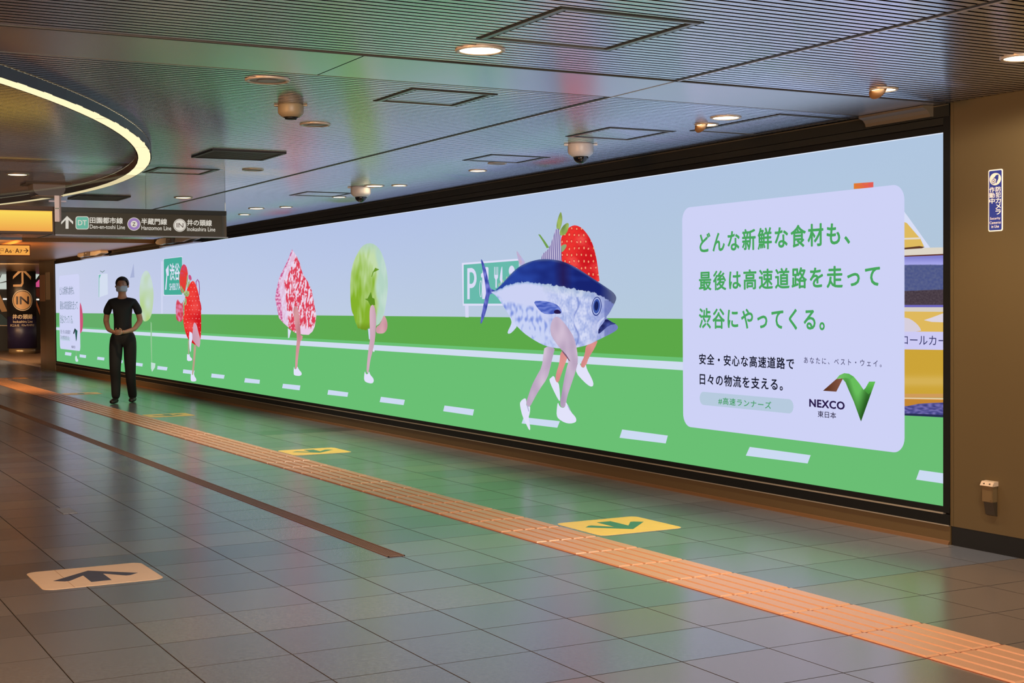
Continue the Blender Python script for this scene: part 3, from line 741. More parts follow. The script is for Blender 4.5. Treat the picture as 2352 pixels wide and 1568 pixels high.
# --- main caption card
CURP[0] = 'card'
cX0, cX1, cZ0, cZ1 = -7.806, -5.734, .452, 1.923
card(cX0, cX1, cZ0, cZ1, .086, 7)
K = lambda a, b: (1540+a/2.3758, 400+b/2.3758)
def ktext(body, l, r, n, c, bold=0, space=1.0):
    (xl, tl, bl), (xr, tr, br) = l, r
    return scr_text('picture_text', body, ((K(xl, 0)[0], K(0, tl)[1], K(0, bl)[1]), (K(xr, 0)[0], K(0, tr)[1], K(0, br)[1])), n, c, bold, space)
green = (72, 166, 92)
ktext('どんな新鮮な食材も、', (166, 315, 424), (984, 263, 386), 8, green, .036, 1.22)
ktext('最後は高速道路を走って', (163, 530, 632), (1147, 494, 614), 8, green, .036, 1.22)
ktext('渋谷にやってくる。', (163, 735, 840), (846, 728, 850), 8, green, .036, 1.22)
dark = (20, 22, 40)
ktext('安全・安心な高速道路で', (163, 980, 1038), (680, 1000, 1062), 8, dark, .03, 1.15)
ktext('日々の物流を支える。', (166, 1092, 1146), (618, 1110, 1180), 8, dark, .03, 1.15)
ktext('あなたに、ベスト・ウェイ。', (735, 1000, 1032), (1158, 1012, 1050), 8, (58, 54, 96), .01, 1.5)
P0 = onY(*K(165, 1188), YW); P1 = onY(*K(677, 1300), YW); P2 = onY(*K(677, 1225), YW); P3 = onY(*K(165, 1262), YW)
za = (P0.z+P2.z)/2; zb = (P1.z+P3.z)/2
art('picture_pill', rrect(P0.x, P1.x, zb, za, (za-zb)/2-.001, 8), 8, (182, 202, 222), px=False)
ktext('#高速ランナーズ', (268, 1218, 1256), (556, 1238, 1278), 9, (66, 158, 96), .02, 1.15)
ktext('NEXCO', (765, 1228, 1268), (955, 1240, 1282), 8, (40, 26, 72), .05, 1.08)
ktext('東日本', (810, 1290, 1325), (910, 1298, 1332), 8, (36, 26, 60), .015)
Kp = lambda pts: [K(a, b) for a, b in pts]
art('picture_logo', Kp([(832, 1181), (905, 1117), (942, 1113), (905, 1186)]), 9, lambda x, y: mixc((84, 46, 28), (132, 84, 66), (x-1890)/40), sp=2)
def lg_(x, y):
    return mixc((104, 190, 92), (40, 92, 34), (y-875)/70. + .4*math.sin((x-1930)*.12))
art('picture_logo', chaikin(Kp([(904, 1118), (922, 1096), (948, 1085), (974, 1088), (1000, 1104), (1030, 1140), (1054, 1176), (1070, 1160), (1084, 1131), (1118, 1131), (1116, 1136), (1040, 1348), (1038, 1345), (1000, 1240), (972, 1176), (955, 1135), (940, 1118), (925, 1112)]), 0), 9, lg_, sp=1.6)
art('picture_logo', Kp([(1057, 1178), (1084, 1131), (1118, 1131), (1098, 1186), (1080, 1200)]), 10, lambda x, y: mixc((96, 190, 84), (70, 150, 60), (y-880)/20.), sp=3)
art('picture_logo', Kp([(904, 1118), (922, 1096), (948, 1085), (974, 1088), (1000, 1104), (985, 1118), (955, 1110), (932, 1112)]), 10, lambda x, y: mixc((120, 198, 104), (90, 176, 84), (x-1920)/40.), sp=3, smooth=0)

CURP[0] = None
FIG.pop('faint', None)
for key, mainname, newname, lab in (
        ('parking sign', 'picture_sign', 'picture_sign', 'green rest stop sign with P, fork and spoon behind the fish'),
        ('strawberry behind', 'picture_strawberry', 'picture_strawberry', 'red strawberry on legs half hidden by the fish'),
        ('tuna', 'picture_tuna_body', 'picture_tuna', 'big blue and silver tuna running on two legs'),
        ('meat', 'picture_meat', 'picture_meat', 'marbled slice of red meat on legs'),
        ('lettuce', 'picture_lettuce', 'picture_lettuce', 'green lettuce on legs'),
        ('direction sign', 'picture_sign', 'picture_sign', 'teal direction sign with a white arrow'),
        ('strawberry left', 'picture_strawberry', 'picture_strawberry', 'strawberry on legs in front of the teal direction sign'),
        ('far card', 'picture_card', 'picture_card', 'small pale caption card at the far left end'),
        ('vehicle', 'picture_vehicle', 'picture_vehicle', 'yellow patrol vehicle at the right end'),
        ('card', 'picture_card', 'picture_card', 'large pale rounded caption card with green lettering')):
    L_ = FIG[key]; c_ = [o for o in L_ if o.name.split('.')[0] == mainname]
    main = max(c_, key=lambda o: o.dimensions.x*o.dimensions.z) if 'strawberry' in key else c_[0]
    main['label'] = lab; main.name = newname
    for o in L_:
        if o is not main: o.parent = main; o.matrix_parent_inverse = Matrix()

# ------------------------------------------------------------------ ceiling
m_blade = mat('brushed_aluminium_slat', (224, 228, 244), 0.20, metal=1.0, gscale=30, gvar=0.05, aniso=0.85)
m_void = mat('ceiling_void', (6, 6, 7), 1.0, spec=0.0)
m_beam = mat('satin_ceiling_panel', (200, 200, 206), 0.20, metal=0.75, gscale=20, gvar=0.04, aniso=0.8)
m_dark = mat('dark_gap', (20, 18, 15), 0.6)
cl = MB().box(-46, 3.5, -9, YW+.02, ZC+.024, ZC+.12).build('ceiling', m_void); struct(cl)
PITCH_S = 0.05; BX0, BX1 = -5.985, -5.425
CEND = -21.7
blade = MB()
wb = .0345
# slat profile with two faint ridges
prof = [(0, .016), (0, .0008), (.0015, 0), (.0125, 0), (.0135, .0006), (.0145, 0), (.0235, 0), (.0245, .0006), (.0255, 0), (.0330, 0), (.0345, .0008), (.0345, .016)]
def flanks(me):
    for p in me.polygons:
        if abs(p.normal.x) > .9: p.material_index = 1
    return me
m_flank = mat('slat_flank_dark', (9, 9, 11), .9, spec=.0)  # shade of the gaps put into the colour of the slat sides
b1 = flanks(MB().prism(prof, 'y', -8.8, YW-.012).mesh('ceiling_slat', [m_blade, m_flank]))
ns = 0
rest = MB()
xs = []
x = BX1+.012
while x < 3.3: xs.append(x); x += PITCH_S
x = BX0-.012-wb
while x > CEND: xs.append(x); x -= PITCH_S
xs.sort(key=lambda v: abs(v+9))
xs_in = [v for v in xs if v < -3.3][:300]
for v in xs:
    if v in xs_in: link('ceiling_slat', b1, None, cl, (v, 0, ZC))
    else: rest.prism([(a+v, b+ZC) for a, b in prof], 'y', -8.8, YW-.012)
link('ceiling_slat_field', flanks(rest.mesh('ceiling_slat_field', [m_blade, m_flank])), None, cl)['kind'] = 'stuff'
# plain panels of the flat band, with joints
for (ya, yb) in ((-8.8, 2.265), (2.272, 5.54)):
    MB().box(BX0+.004, BX1-.010, ya, yb, ZC-.002, ZC+.02).build('ceiling_panel', m_beam, cl)
MB().box(BX1-.008, BX1+.008, -8.8, 5.54, ZC-.004, ZC+.02).build('panel_edge', mat('bronze_edge', (58, 50, 40), .5, metal=.3), cl)
MB().box(BX0-.006, BX0+.002, -8.8, 5.54, ZC-.003, ZC+.02).build('panel_edge', mat('bronze_edge2', (96, 88, 74), .4, metal=.4), cl)
# long seam crossing the slats
MB().box(CEND, 3.2, 3.806, 3.826, ZC-.0015, ZC+.02).build('seam_gap', m_dark, cl)
MB().box(CEND, 3.2, 3.828, 3.840, ZC-.004, ZC+.02).build('seam_trim', mat('pale_aluminium', (206, 208, 216), .3, metal=.8), cl)
m_frame = mat('hatch_frame_metal', (120, 118, 112), 0.3, metal=0.7)
def hatch(x0, x1, y0, y1, label):
    t = tag(empty('ceiling_hatch', ((x0+x1)/2, (y0+y1)/2, ZC)), label, 'ceiling hatch', 'access hatches in the slatted ceiling')
    w2, h2 = (x1-x0)/2, (y1-y0)/2; m = MB()
    zb, zt = -.005, .015
    for sgn in (-1, 1):
        m.box(-w2, w2, sgn*h2-(.0 if sgn < 0 else .022), sgn*h2+(.022 if sgn < 0 else 0), zb, zt)
        m.box(min(sgn*w2, sgn*(w2-.016)), max(sgn*w2, sgn*(w2-.016)), -h2+.022, h2-.022, zb, zt)
    m.build('hatch_frame', m_frame, t)
    m = MB()
    for sgn in (-1, 1):
        yy = sgn*(h2+.006); m.box(-w2-.012, w2+.012, yy-.006, yy+.006, -.0025, zt)
        yy = sgn*(h2-.028); m.box(-w2+.016, w2-.016, yy-.006, yy+.006, -.0025, zt)
        xx = sgn*(w2+.006); m.box(xx-.006, xx+.006, -h2, h2, -.0025, zt)
    m.build('hatch_gap', m_dark, t)
hatch(-4.885, -4.262, 2.524, 3.115, 'largest ceiling hatch at top centre, beside a bright downlight')
hatch(-6.615, -6.166, 2.822, 3.264, 'ceiling hatch above the centre of the screen, near the flat ceiling band')
hatch(-7.515, -7.027, 4.487, 4.938, 'ceiling hatch right of the centre dome camera')
hatch(-9.07, -8.645, 4.55, 5.0, 'ceiling hatch left of the centre dome camera, close to the wall')
hatch(-10.885, -10.456, 2.71, 3.16, 'ceiling hatch just above the hanging line sign')
hatch(-6.95, -6.13, 5.02, 5.5, 'ceiling hatch beside the wall above the right part of the screen')
hatch(-12.6, -12.15, 4.5, 4.95, 'small far ceiling hatch next to the left dome camera')
def vent(x0, x1, y0, y1, label):
    t = tag(empty('ceiling_vent', ((x0+x1)/2, (y0+y1)/2, ZC)), label, 'air vent', 'dark square air vents in the ceiling')
    w2, h2 = (x1-x0)/2, (y1-y0)/2
    m = MB()
    for sgn in (-1, 1):
        m.box(-w2, w2, sgn*h2-(.0 if sgn < 0 else .02), sgn*h2+(.02 if sgn < 0 else 0), -.012, .015)
        m.box(min(sgn*w2, sgn*(w2-.02)), max(sgn*w2, sgn*(w2-.02)), -h2+.02, h2-.02, -.012, .015)
    m.build('vent_frame', mat('vent_frame_dark', (34, 31, 27), .45), t)
    m = MB()
    n = 14
    for k in range(n):
        xx = -w2+.03+(2*w2-.06)*k/(n-1); m.box(xx-.008, xx+.008, -h2+.02, h2-.02, -.008, -.002)
    m.build('vent_louvre', mat('vent_blade', (70, 64, 56), .5), t)
    MB().box(-w2+.02, w2-.02, -h2+.02, h2-.02, -.002, .012).build('vent_back', m_dark, t)
vent(-9.59, -9.085, 2.712, 3.22, 'dark square ceiling air vent between screen and ring light')
vent(-13.77, -13.26, 2.70, 3.175, 'dark square ceiling air vent seen through the glass above the line sign')

# ---- downlights
m_lit = emit('lamp_lens', (255, 226, 178), 9.0)
m_rim = mat('lamp_rim', (205, 190, 170), .35, metal=.3)
def downlight(x, y, r, label, lit=True, power=62.0, warm=(1.0, .90, .78), flap=False, group='recessed ceiling downlights', cone=110, size=None, blend=.8):
    t = tag(empty('downlight' if lit else 'ceiling_disc', (x, y, ZC)), label, 'downlight' if lit else 'ceiling fixture', group)
    MB().lathe([(r*1.16, .004), (r*1.17, -.005), (r*1.12, -.008), (r*.98, -.007), (r*.95, -.003), (r*.93, -.001)], 32, cap=False).build('rim', m_rim, t, smooth=True)
    if lit:
        MB().lathe([(0, -.0035), (r*.96, -.0035)], 32, cap=False).build('lens', m_lit, t)
        lamp('downlight_lamp', 'SPOT', (x, y, ZC-.03), power, warm, .05, aim=(x, y, 0), spot=cone).data.spot_blend = blend
    else:
        MB().lathe([(0, -.007), (r*.5, -.007), (r*.6, -.003), (r*.96, -.003)], 28, cap=False).build('cover', mat('disc_cover', (150, 150, 146), .4), t)
    if flap:
        # tilted half-disc reflector hanging from the rim, facing the wall
        P = [(-r, 0)]+[(-r*math.cos(a), -r*1.5*math.sin(a)) for a in [math.pi*k/12 for k in range(1, 12)]]+[(r, 0)]
        m = MB(); n = len(P)
        tilt = math.radians(58)
        for th in (0, .004):
            for u, v in P: m.v.append((u, -r*.55-th+0.0-v*math.cos(tilt)*-.35, v*math.sin(tilt)*.62-.004))
        m.f = [tuple(range(n)), tuple(range(2*n-1, n-1, -1))]+[(i, (i+1) % n, n+(i+1) % n, n+i) for i in range(n)]; m.mi = [0]*len(m.f)
        m.build('reflector_flap', mat('flap_brown', (120, 84, 50), .4), t)
    return t
G1 = 'recessed ceiling downlights'
downlight(-5.111, 2.641, .088, 'large lit downlight at top centre beside the biggest hatch')
downlight(-4.26, 4.80, .080, 'lit downlight at the right edge of the picture', power=85, cone=176, blend=.15)
downlight(-6.37, 4.831, .075, 'lit downlight above the caption card on the screen')
downlight(-5.20, 4.90, .060, 'lit downlight with a hanging brown reflector flap near the right wall', flap=True, power=60, warm=(1.0, .76, .46))
downlight(-6.67, 4.92, .060, 'partly shaded lit downlight with flap, left of the one above the caption card', flap=True, power=48, warm=(1.0, .76, .46))
downlight(-9.716, 4.99, .062, 'lit downlight near the wall, left of the centre dome camera', power=48, warm=(1.0, .76, .46))
downlight(-11.31, 4.802, .075, 'lit downlight directly right of the left dome camera')
downlight(-11.19, 4.985, .060, 'small lit downlight nearest the wall, right of the left dome camera', power=48, warm=(1.0, .76, .46))
downlight(-12.60, 4.985, .060, 'small lit downlight just left of the left dome camera', power=48, warm=(1.0, .76, .46))
downlight(-14.414, 4.768, .075, 'lit downlight right of the hanging line sign, brighter of the close pair')
downlight(-14.1, 4.985, .060, 'small lit downlight right of the hanging line sign, closer to the wall', power=48, warm=(1.0, .76, .46))
downlight(-15.42, 4.96, .060, 'farthest small lit downlight beside the end of the hanging sign', power=48, warm=(1.0, .76, .46))
downlight(-13.229, 3.66, .075, 'lit downlight seen through the glass above the hanging line sign')
downlight(-11.424, 1.867, .075, 'lit downlight inside the ring light at far left')
downlight(-17.9, 4.0, .075, 'small lit downlight seen just below the hanging line sign', power=60, warm=(1.0, .76, .46))
GU = 'unlit round discs in the ceiling'
downlight(-6.212, 2.116, .088, 'unlit round ceiling disc with metal ring next to the flat band', lit=False, group=GU)
downlight(-7.614, 2.872, .075, 'unlit round ceiling disc right of the brown dome housing', lit=False, group=GU)
downlight(-10.333, 3.395, .070, 'unlit round ceiling disc above the end of the hanging sign', lit=False, group=GU)
downlight(-9.15, 4.86, .060, 'unlit round ceiling disc left of the centre dome camera', lit=False, group=GU)

# ---- dome cameras
m_camw = mat('camera_white', (206, 204, 206), .35)
m_glass = mat('smoked_dome', (10, 10, 14), .05, spec=.8)
def dome_camera(x, y, s, label, dome=True, col=m_camw):
    t = tag(empty('dome_camera', (x, y, ZC)), label, 'security camera', 'dome security cameras on the ceiling')
    MB().lathe([(0, 0), (.082*s, 0), (.084*s, -.008*s), (.084*s, -.052*s), (.078*s, -.066*s), (.058*s, -.082*s), (.050*s, -.084*s)], 36, cap=False).build('housing', col, t, smooth=True)
    if dome:
        MB().lathe([(.049*s*math.cos(a), -.084*s-.046*s*math.sin(a)) for a in [math.pi/2*k/9 for k in range(10)]], 28, cap=False).build('dome', m_glass, t, smooth=True)
        MB().lathe([(.0505*s*math.cos(a), -.084*s-.048*s*math.sin(a)) for a in [math.pi/2*k/9 for k in range(10)]], 28, cap=False, a0=math.radians(20), a1=math.radians(120)).build('dome_ring', mat('dome_shell', (205, 208, 216), .1, spec=.8), t, smooth=True).scale = (.2, .2, .2)
    else:
        MB().lathe([(0, -.098*s), (.034*s, -.098*s), (.04*s, -.094*s), (.04*s, -.084*s)], 24, cap=False).build('sensor', m_black, t, smooth=True)
    for a in (50, 230):
        o = MB().box(.08*s, .108*s, -.012*s, .012*s, -.012*s, -.001).build('mount_tab', col, t); o.rotation_euler = (0, 0, math.radians(a+13))
dome_camera(-7.966+.13, 4.775, 1.0, 'white dome security camera with dark globe under the centre ceiling')
dome_camera(-11.48, 4.745, 1.05, 'white dome security camera with dark globe, the left of the two')
dome_camera(-6.926+.0, 2.481, .78, 'brownish round ceiling housing without globe above the ring light side', dome=False, col=mat('camera_beige', (150, 134, 104), .4))

# ---- ring light
RC, RR, RZ = (-11.34, -5.955), 8.525, 2.265
m_ringd = mat('ring_dark_metal', (66, 68, 74), .35, metal=.4)
ring = tag(empty('ring_light', (RC[0], RC[1], RZ)), 'huge curved glowing light ring hanging under the ceiling at left', 'light')
n = 160
MB().lathe([(RR+.042, .0), (RR+.042, ZC-RZ-.004), (RR+.036, ZC-RZ-.004), (RR+.036, .0)], n, cap=False).build('outer_band', m_ringd, ring, smooth=False)
MB().lathe([(RR-.042, .0), (RR-.042, ZC-RZ-.004), (RR-.048, ZC-RZ-.004), (RR-.048, .0)], n, cap=False).build('inner_band', mat('ring_inner_brown', (96, 66, 34), .4, metal=.3), ring)
m_ringl = emit('ring_diffuser', (255, 238, 190), 1.15, sample=True)
seg = 40
for k in range(seg):
    a0, a1 = 2*math.pi*k/seg, 2*math.pi*(k+1)/seg-.0008
    if not (-.5 < (math.sin((a0+a1)/2))): continue
    MB().lathe([(RR-.041, .008), (RR-.041, .0), (RR+.035, .0), (RR+.035, .008)], 6, a0=a0, a1=a1).build('diffuser', m_ringl, ring)

# ---- right wall items
SG = T(2260, 380, 9.8)
sg = tag(empty('camera_notice_sign', (-5.105, YW-.004, 1.79)), 'tall blue and white security camera notice on the brown wall', 'sign')
def local(o, t): o.matrix_parent_inverse = Matrix.Translation(t.location).inverted(); return o
Ys = YW-.0045
p0 = onY(2270.5, 470, Ys); p1 = onY(2303.5, 460, Ys)
sx0, sx1, sz0, sz1 = p0.x, p1.x, 1.634, 1.946
m_nb = mat('navy_print', (44, 58, 140), .4); m_nw = mat('white_print', (240, 234, 226), .4)
local(MB().prism(rrect(sx0, sx1, sz0, sz1, .010), 'y', Ys-.002, Ys+.002).build('plate', m_nw, sg), sg)
e = .006
local(MB().prism(rrect(sx0+e, sx1-e, sz0+e, sz1-e, .007), 'y', Ys-.0025, Ys).build('blue_field', m_nb, sg), sg)
cx, cz = (sx0+sx1)/2, 1.905
W = sx1-sx0
local(MB().prism(ell(cx, cz-.008, .037, .031, 28), 'y', Ys-.003, Ys).build('round_emblem', mat('cream_print', (236, 226, 206), .4), sg), sg)
def wtxt(body, x0, x1, z0, z1, m=m_nw, bold=.0, Y=Ys-.0032): return local(textmesh('lettering', body, x0, x1, z0, z1, (0, Y, 0), (1, 0, 0), (0, 0, 1), m, sg, bold), sg)
local(MB().prism([(cx+.006, cz+.012), (cx+.022, cz+.014), (cx+.020, cz-.008), (cx+.008, cz-.028), (cx+.002, cz-.030), (cx+.006, cz-.010), (cx-.002, cz-.004), (cx-.016, cz-.006), (cx-.002, cz+.004)], 'y', Ys-.0035, Ys-.0028).build('emblem_arm', m_nb, sg), sg)
local(MB().prism(ell(cx-.012, cz-.020, .012, .012, 20), 'y', Ys-.0037, Ys-.0028).build('emblem_lens', m_nb, sg), sg)
local(MB().prism(ell(cx-.012, cz-.020, .0085, .0085, 20), 'y', Ys-.0041, Ys-.0028).build('emblem_lens', m_nw, sg), sg)
local(MB().prism(ell(cx-.012, cz-.020, .004, .004, 12), 'y', Ys-.0045, Ys-.0028).build('emblem_lens', mat('brown_dot', (90, 50, 40), .4), sg), sg)
zt = 1.858
for k, ch in enumerate('防犯カメラ'): wtxt(ch, cx+.003, cx+.036, zt-.0285*(k+1)+.003, zt-.0285*k, bold=.03)
for k, ch in enumerate('作動中'): wtxt(ch, cx-.037, cx-.004, zt-.0285*(k+1)+.003, zt-.0285*k, bold=.03)
wtxt('Security', cx-.033, cx+.033, 1.690, 1.706, bold=.01); wtxt('Cameras', cx-.036, cx+.036, 1.672, 1.685, bold=.01); wtxt('in Use', cx-.024, cx+.024, 1.652, 1.666, bold=.01)

bx = tag(empty('wall_box', (-5.105, YW-.004, .17)), 'small brown wall box with cream top cover near the floor, under the blue sign', 'wall fitting')
m_bb = mat('box_brown', (104, 84, 54), .45)
xa_, xb_ = -5.160, -5.082
local(MB().box(xa_+.004, xb_-.004, YW-.040, YW-.004, .262, .345).build('body', m_bb, bx, bevel=.003), bx)
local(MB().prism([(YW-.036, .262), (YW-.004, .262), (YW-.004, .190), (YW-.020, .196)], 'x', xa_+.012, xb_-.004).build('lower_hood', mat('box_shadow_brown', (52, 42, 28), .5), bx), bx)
local(MB().prism([(YW-.004, .368), (YW-.034, .366), (YW-.048, .345), (YW-.044, .343), (YW-.004, .345)], 'x', xa_-.002, xb_+.002).build('top_cover', mat('cover_cream', (196, 170, 142), .4), bx), bx)
for dx in (.018, .056): local(MB().box(xa_+dx, xa_+dx+.006, YW-.046, YW-.038, .354, .358).build('screw', m_dark, bx), bx)
local(MB().lathe([(0, 0), (.004, 0)], 10).build('keyhole', m_edge, bx), bx).location = (xb_-.014, YW-.0405, .272)

rb = tag(MB().prism([(YW-.012, ZC-.002), (YW-.090, ZC-.004), (YW-.092, ZC-.016), (YW-.060, ZC-.028), (YW-.045, ZC-.045), (YW-.040, ZC-.062), (YW-.012, ZC-.060)], 'x', -6.0, -5.512).build('curved_cover', mat('cover_bronze', (104, 92, 74), .4, metal=.2)),
    'short curved metal cover fixed above the right end of the screen', 'metal cover')

# ------------------------------------------------------------------ hanging glass screen and line signs
GX = -10.482
gl = bpy.data.materials.new('tinted_glass'); gl.use_nodes = True; nt = gl.node_tree
nt.nodes.remove(nt.nodes['Principled BSDF'])
tr = nt.nodes.new('ShaderNodeBsdfTransparent'); tr.inputs[0].default_value = (.84, .84, .82, 1)
gs = nt.nodes.new('ShaderNodeBsdfGlossy'); gs.inputs['Roughness'].default_value = .03; gs.inputs[0].default_value = (.9, .9, .9, 1)
fr = nt.nodes.new('ShaderNodeFresnel'); fr.inputs[0].default_value = 1.5
mxs = nt.nodes.new('ShaderNodeMixShader'); nt.links.new(fr.outputs[0], mxs.inputs[0]); nt.links.new(tr.outputs[0], mxs.inputs[1]); nt.links.new(gs.outputs[0], mxs.inputs[2])
nt.links.new(mxs.outputs[0], nt.nodes['Material Output'].inputs[0])
GY1 = 3.222
gp = tag(MB().box(GX-.008, GX, 2.62, GY1, 1.812, ZC-.001).box(GX-.008, GX, -1.0, 2.62, 1.812, RZ-.006).build('glass_smoke_screen', gl), 'clear hanging glass smoke screen below the ceiling behind the line sign', 'glass panel')
sb = tag(empty('line_sign', (GX+.05, (1.955+GY1)/2, 1.81)), 'dark hanging station sign listing three train lines', 'sign')
m_sf = mat('olive_sign_face', (62, 62, 52), .28, spec=.5, gscale=40, gvar=.05)
m_sd = mat('sign_header_dark', (26, 32, 26), .4, gscale=400, gvar=.3)
fx = GX+.06
local(MB().box(GX+.002, fx, 1.955, GY1-.045, 1.812, 1.972).build('sign_face', m_sf, sb, bevel=.002), sb)
local(MB().box(GX+.002, GX+.04, 1.955, GY1-.004, 1.974, 2.008).build('header_rail', m_sd, sb), sb)
local(MB().box(GX+.002, GX+.030, GY1-.044, GY1-.002, 1.812, 1.972).build('end_cap', mat('end_cap_olive', (84, 80, 68), .3, spec=.6), sb), sb)
local(MB().box(GX+.001, fx, 1.955, GY1, 1.803, 1.811).build('bottom_trim', mat('bottom_trim_pale', (150, 156, 170), .3, metal=.4), sb), sb)
FX = fx+.0012
def sy(x, y): p = onX(x, y, FX); return p.y, p.z
def sflat(name, pts, m, parent=sb, dx=0, X=None):
    X = FX if X is None else X
    P = [(lambda p: (p.y, p.z))(onX(a, b, X)) for a, b in pts]
    return local(MB().prism(P, 'x', X+dx-.0006, X+dx+.0004).build(name, m, parent), parent)
def stext(body, xl, tl, bl, xr, tr_, br, m, bold=0, parent=sb, X=None, dx=.001, name='lettering'):
    X = FX if X is None else X
    a = onX(xl, bl, X); b = onX(xr, br, X); t0 = onX(xl, tl, X); t1 = onX(xr, tr_, X)
    return local(textmesh(name, body, a.y, b.y, (a.z+b.z)/2, (t0.z+t1.z)/2, (X+dx, 0, 0), (0, 1, 0), (0, 0, 1), m, parent, bold), parent)
m_sw = emit('sign_white_print', (232, 226, 214), .85)
Q = T(0, 380, 7.84)
sflat('arrow', Q([(1208, 908), (1318, 1010), (1316, 1058), (1234, 978), (1234, 1138), (1182, 1138), (1182, 978), (1102, 1060), (1102, 1018)]), m_sw)
def rq(x0, x1, y0, y1, r): return [(a, b) for a, b in rrect(x0, x1, y0, y1, r)]
sflat('line_badge', Q(rq(1360, 1600, 915, 1150, 45)), m_sw)
sflat('line_badge', Q(rq(1372, 1588, 927, 1138, 36)), emit('badge_teal', (118, 196, 172), .8), dx=.0008)
stext('DT', 0+1405/7.84, 380+985/7.84, 380+1075/7.84, 1560/7.84, 380+985/7.84, 380+1075/7.84, m_sw, .02, dx=.002)
stext('田園都市線', 1618/7.84, 380+930/7.84, 380+1035/7.84, 2210/7.84, 380+940/7.84, 380+1050/7.84, m_sw, .03)
stext('Den-en-toshi Line', 1618/7.84, 380+1062/7.84, 380+1135/7.84, 2250/7.84, 380+1075/7.84, 380+1148/7.84, m_sw, .008)
Q3 = T(280, 380, 7.84)
sflat('line_badge', Q3(ell(217, 1054, 118, 118)), m_sw)
sflat('line_badge', Q3(ell(217, 1054, 108, 108)), emit('badge_purple', (168, 136, 200), .8), dx=.0008)
sflat('line_badge', Q3(ell(217, 1054, 60, 60)), m_sw, dx=.0014)
m_pd = mat('sign_dark_print', (72, 50, 48), .5)
stext('Z', 280+190/7.84, 380+1025/7.84, 380+1088/7.84, 280+242/7.84, 380+1025/7.84, 380+1088/7.84, m_pd, .02, dx=.0024)
def s3(body, xl, tl, bl, xr, tr_, br, m, bold=0, dx=.001): return stext(body, 280+xl/7.84, 380+tl/7.84, 380+bl/7.84, 280+xr/7.84, 380+tr_/7.84, 380+br/7.84, m, bold, dx=dx)
s3('半蔵門線', 350, 950, 1060, 810, 960, 1070, m_sw, .03)
s3('Hanzomon Line', 352, 1082, 1158, 888, 1095, 1168, m_sw, .008)
sflat('line_badge', Q3(ell(1042, 1076, 116, 116)), m_sw)
sflat('line_badge', Q3(ell(1042, 1076, 104, 104)), m_pd, dx=.0008)
sflat('line_badge', Q3(ell(1042, 1076, 98, 98)), m_sw, dx=.0014)
s3('IN', 985, 1035, 1117, 1105, 1035, 1117, m_pd, .0, dx=.0024)
s3('井の頭線', 1175, 972, 1082, 1618, 982, 1092, m_sw, .03)
s3('Inokashira Line', 1175, 1105, 1180, 1680, 1112, 1188, m_sw, .008)
# yellow illuminated sign left of it
ys = tag(empty('yellow_sign', (GX+.05, 1.5, 1.81)), 'glowing blank yellow illuminated sign left of the dark line sign', 'sign')
def yc(x, y): pass
yb0, yb1 = .2, onX(120.5, 510, FX).y
zy0, zy1 = onX(110, 531.5, FX).z, onX(110, 484.5, FX).z
local(MB().box(GX+.004, fx-.004, yb0, 1.952, 1.812, 1.982).build('sign_case', mat('case_brown', (60, 42, 26), .5), ys, bevel=.002), ys)
me = bpy.data.meshes.new('lit_panel'); yv = [yb0, yb0+.02, yb1-.010, yb1]; zv = [zy0, zy0+.012, zy1-.030, zy1-.01, zy1]
vs = [(fx, a, b) for a in yv for b in zv]; fs = [(i*5+j, (i+1)*5+j, (i+1)*5+j+1, i*5+j+1) for i in range(3) for j in range(4)]
me.from_pydata(vs, [], fs); ca = me.color_attributes.new('Col', 'FLOAT_COLOR', 'POINT')
for i, v in enumerate(vs):
    t = (v[2]-zy0)/(zy1-zy0); ca.data[i].color = srgb(mixc((238, 164, 76), (252, 222, 96), t) if v[1] < yb1-.001 and t < .99 else (250, 190, 80))
local(link('lit_panel', me, emit('yellow_sign_face', attr=True, strength=1.0, sample=True), ys), ys)
local(MB().box(GX+.002, GX+.04, .2, 1.952, 1.985, 2.010).build('header_rail', mat('header_brown', (70, 46, 26), .5), ys), ys)
# white hanging bracket in front of the joint
px0 = onX(125.5, 480, GX+.12); px1 = onX(136.5, 480, GX+.12)
hb = tag(empty('hanging_bracket', (GX+.12, (px0.y+px1.y)/2, ZC)), 'narrow white hanging marker plate in front of the sign joint', 'bracket')
hx = GX+.12
local(MB().box(hx-.004, hx, px0.y, px1.y, onX(131, 509, hx).z, onX(131, 449, hx).z).build('marker_plate', mat('marker_white', (226, 222, 232), .35), hb, bevel=.001), hb)
local(MB().box(hx-.02, hx-.005, px1.y, px1.y+.013, onX(131, 507, hx).z, onX(131, 449, hx).z).build('side_plate', mat('marker_grey', (128, 120, 128), .4), hb), hb)
local(MB().box(hx-.03, hx-.010, px0.y-.035, px1.y+.05, onX(131, 463.5, hx).z, onX(131, 460, hx).z).build('cross_wing', mat('marker_blue', (190, 196, 226), .4), hb), hb)
for yy, dy in ((.3, .0), (.7, .0)):
    yq = px0.y+(px1.y-px0.y)*yy; zq = onX(131, 478.5, hx).z
    local(MB().prism(ell(yq, zq, .0042, .0042, 10), 'x', hx-.001, hx+.0012).build('green_dot', mat('marker_green', (30, 110, 84), .5), hb), hb)

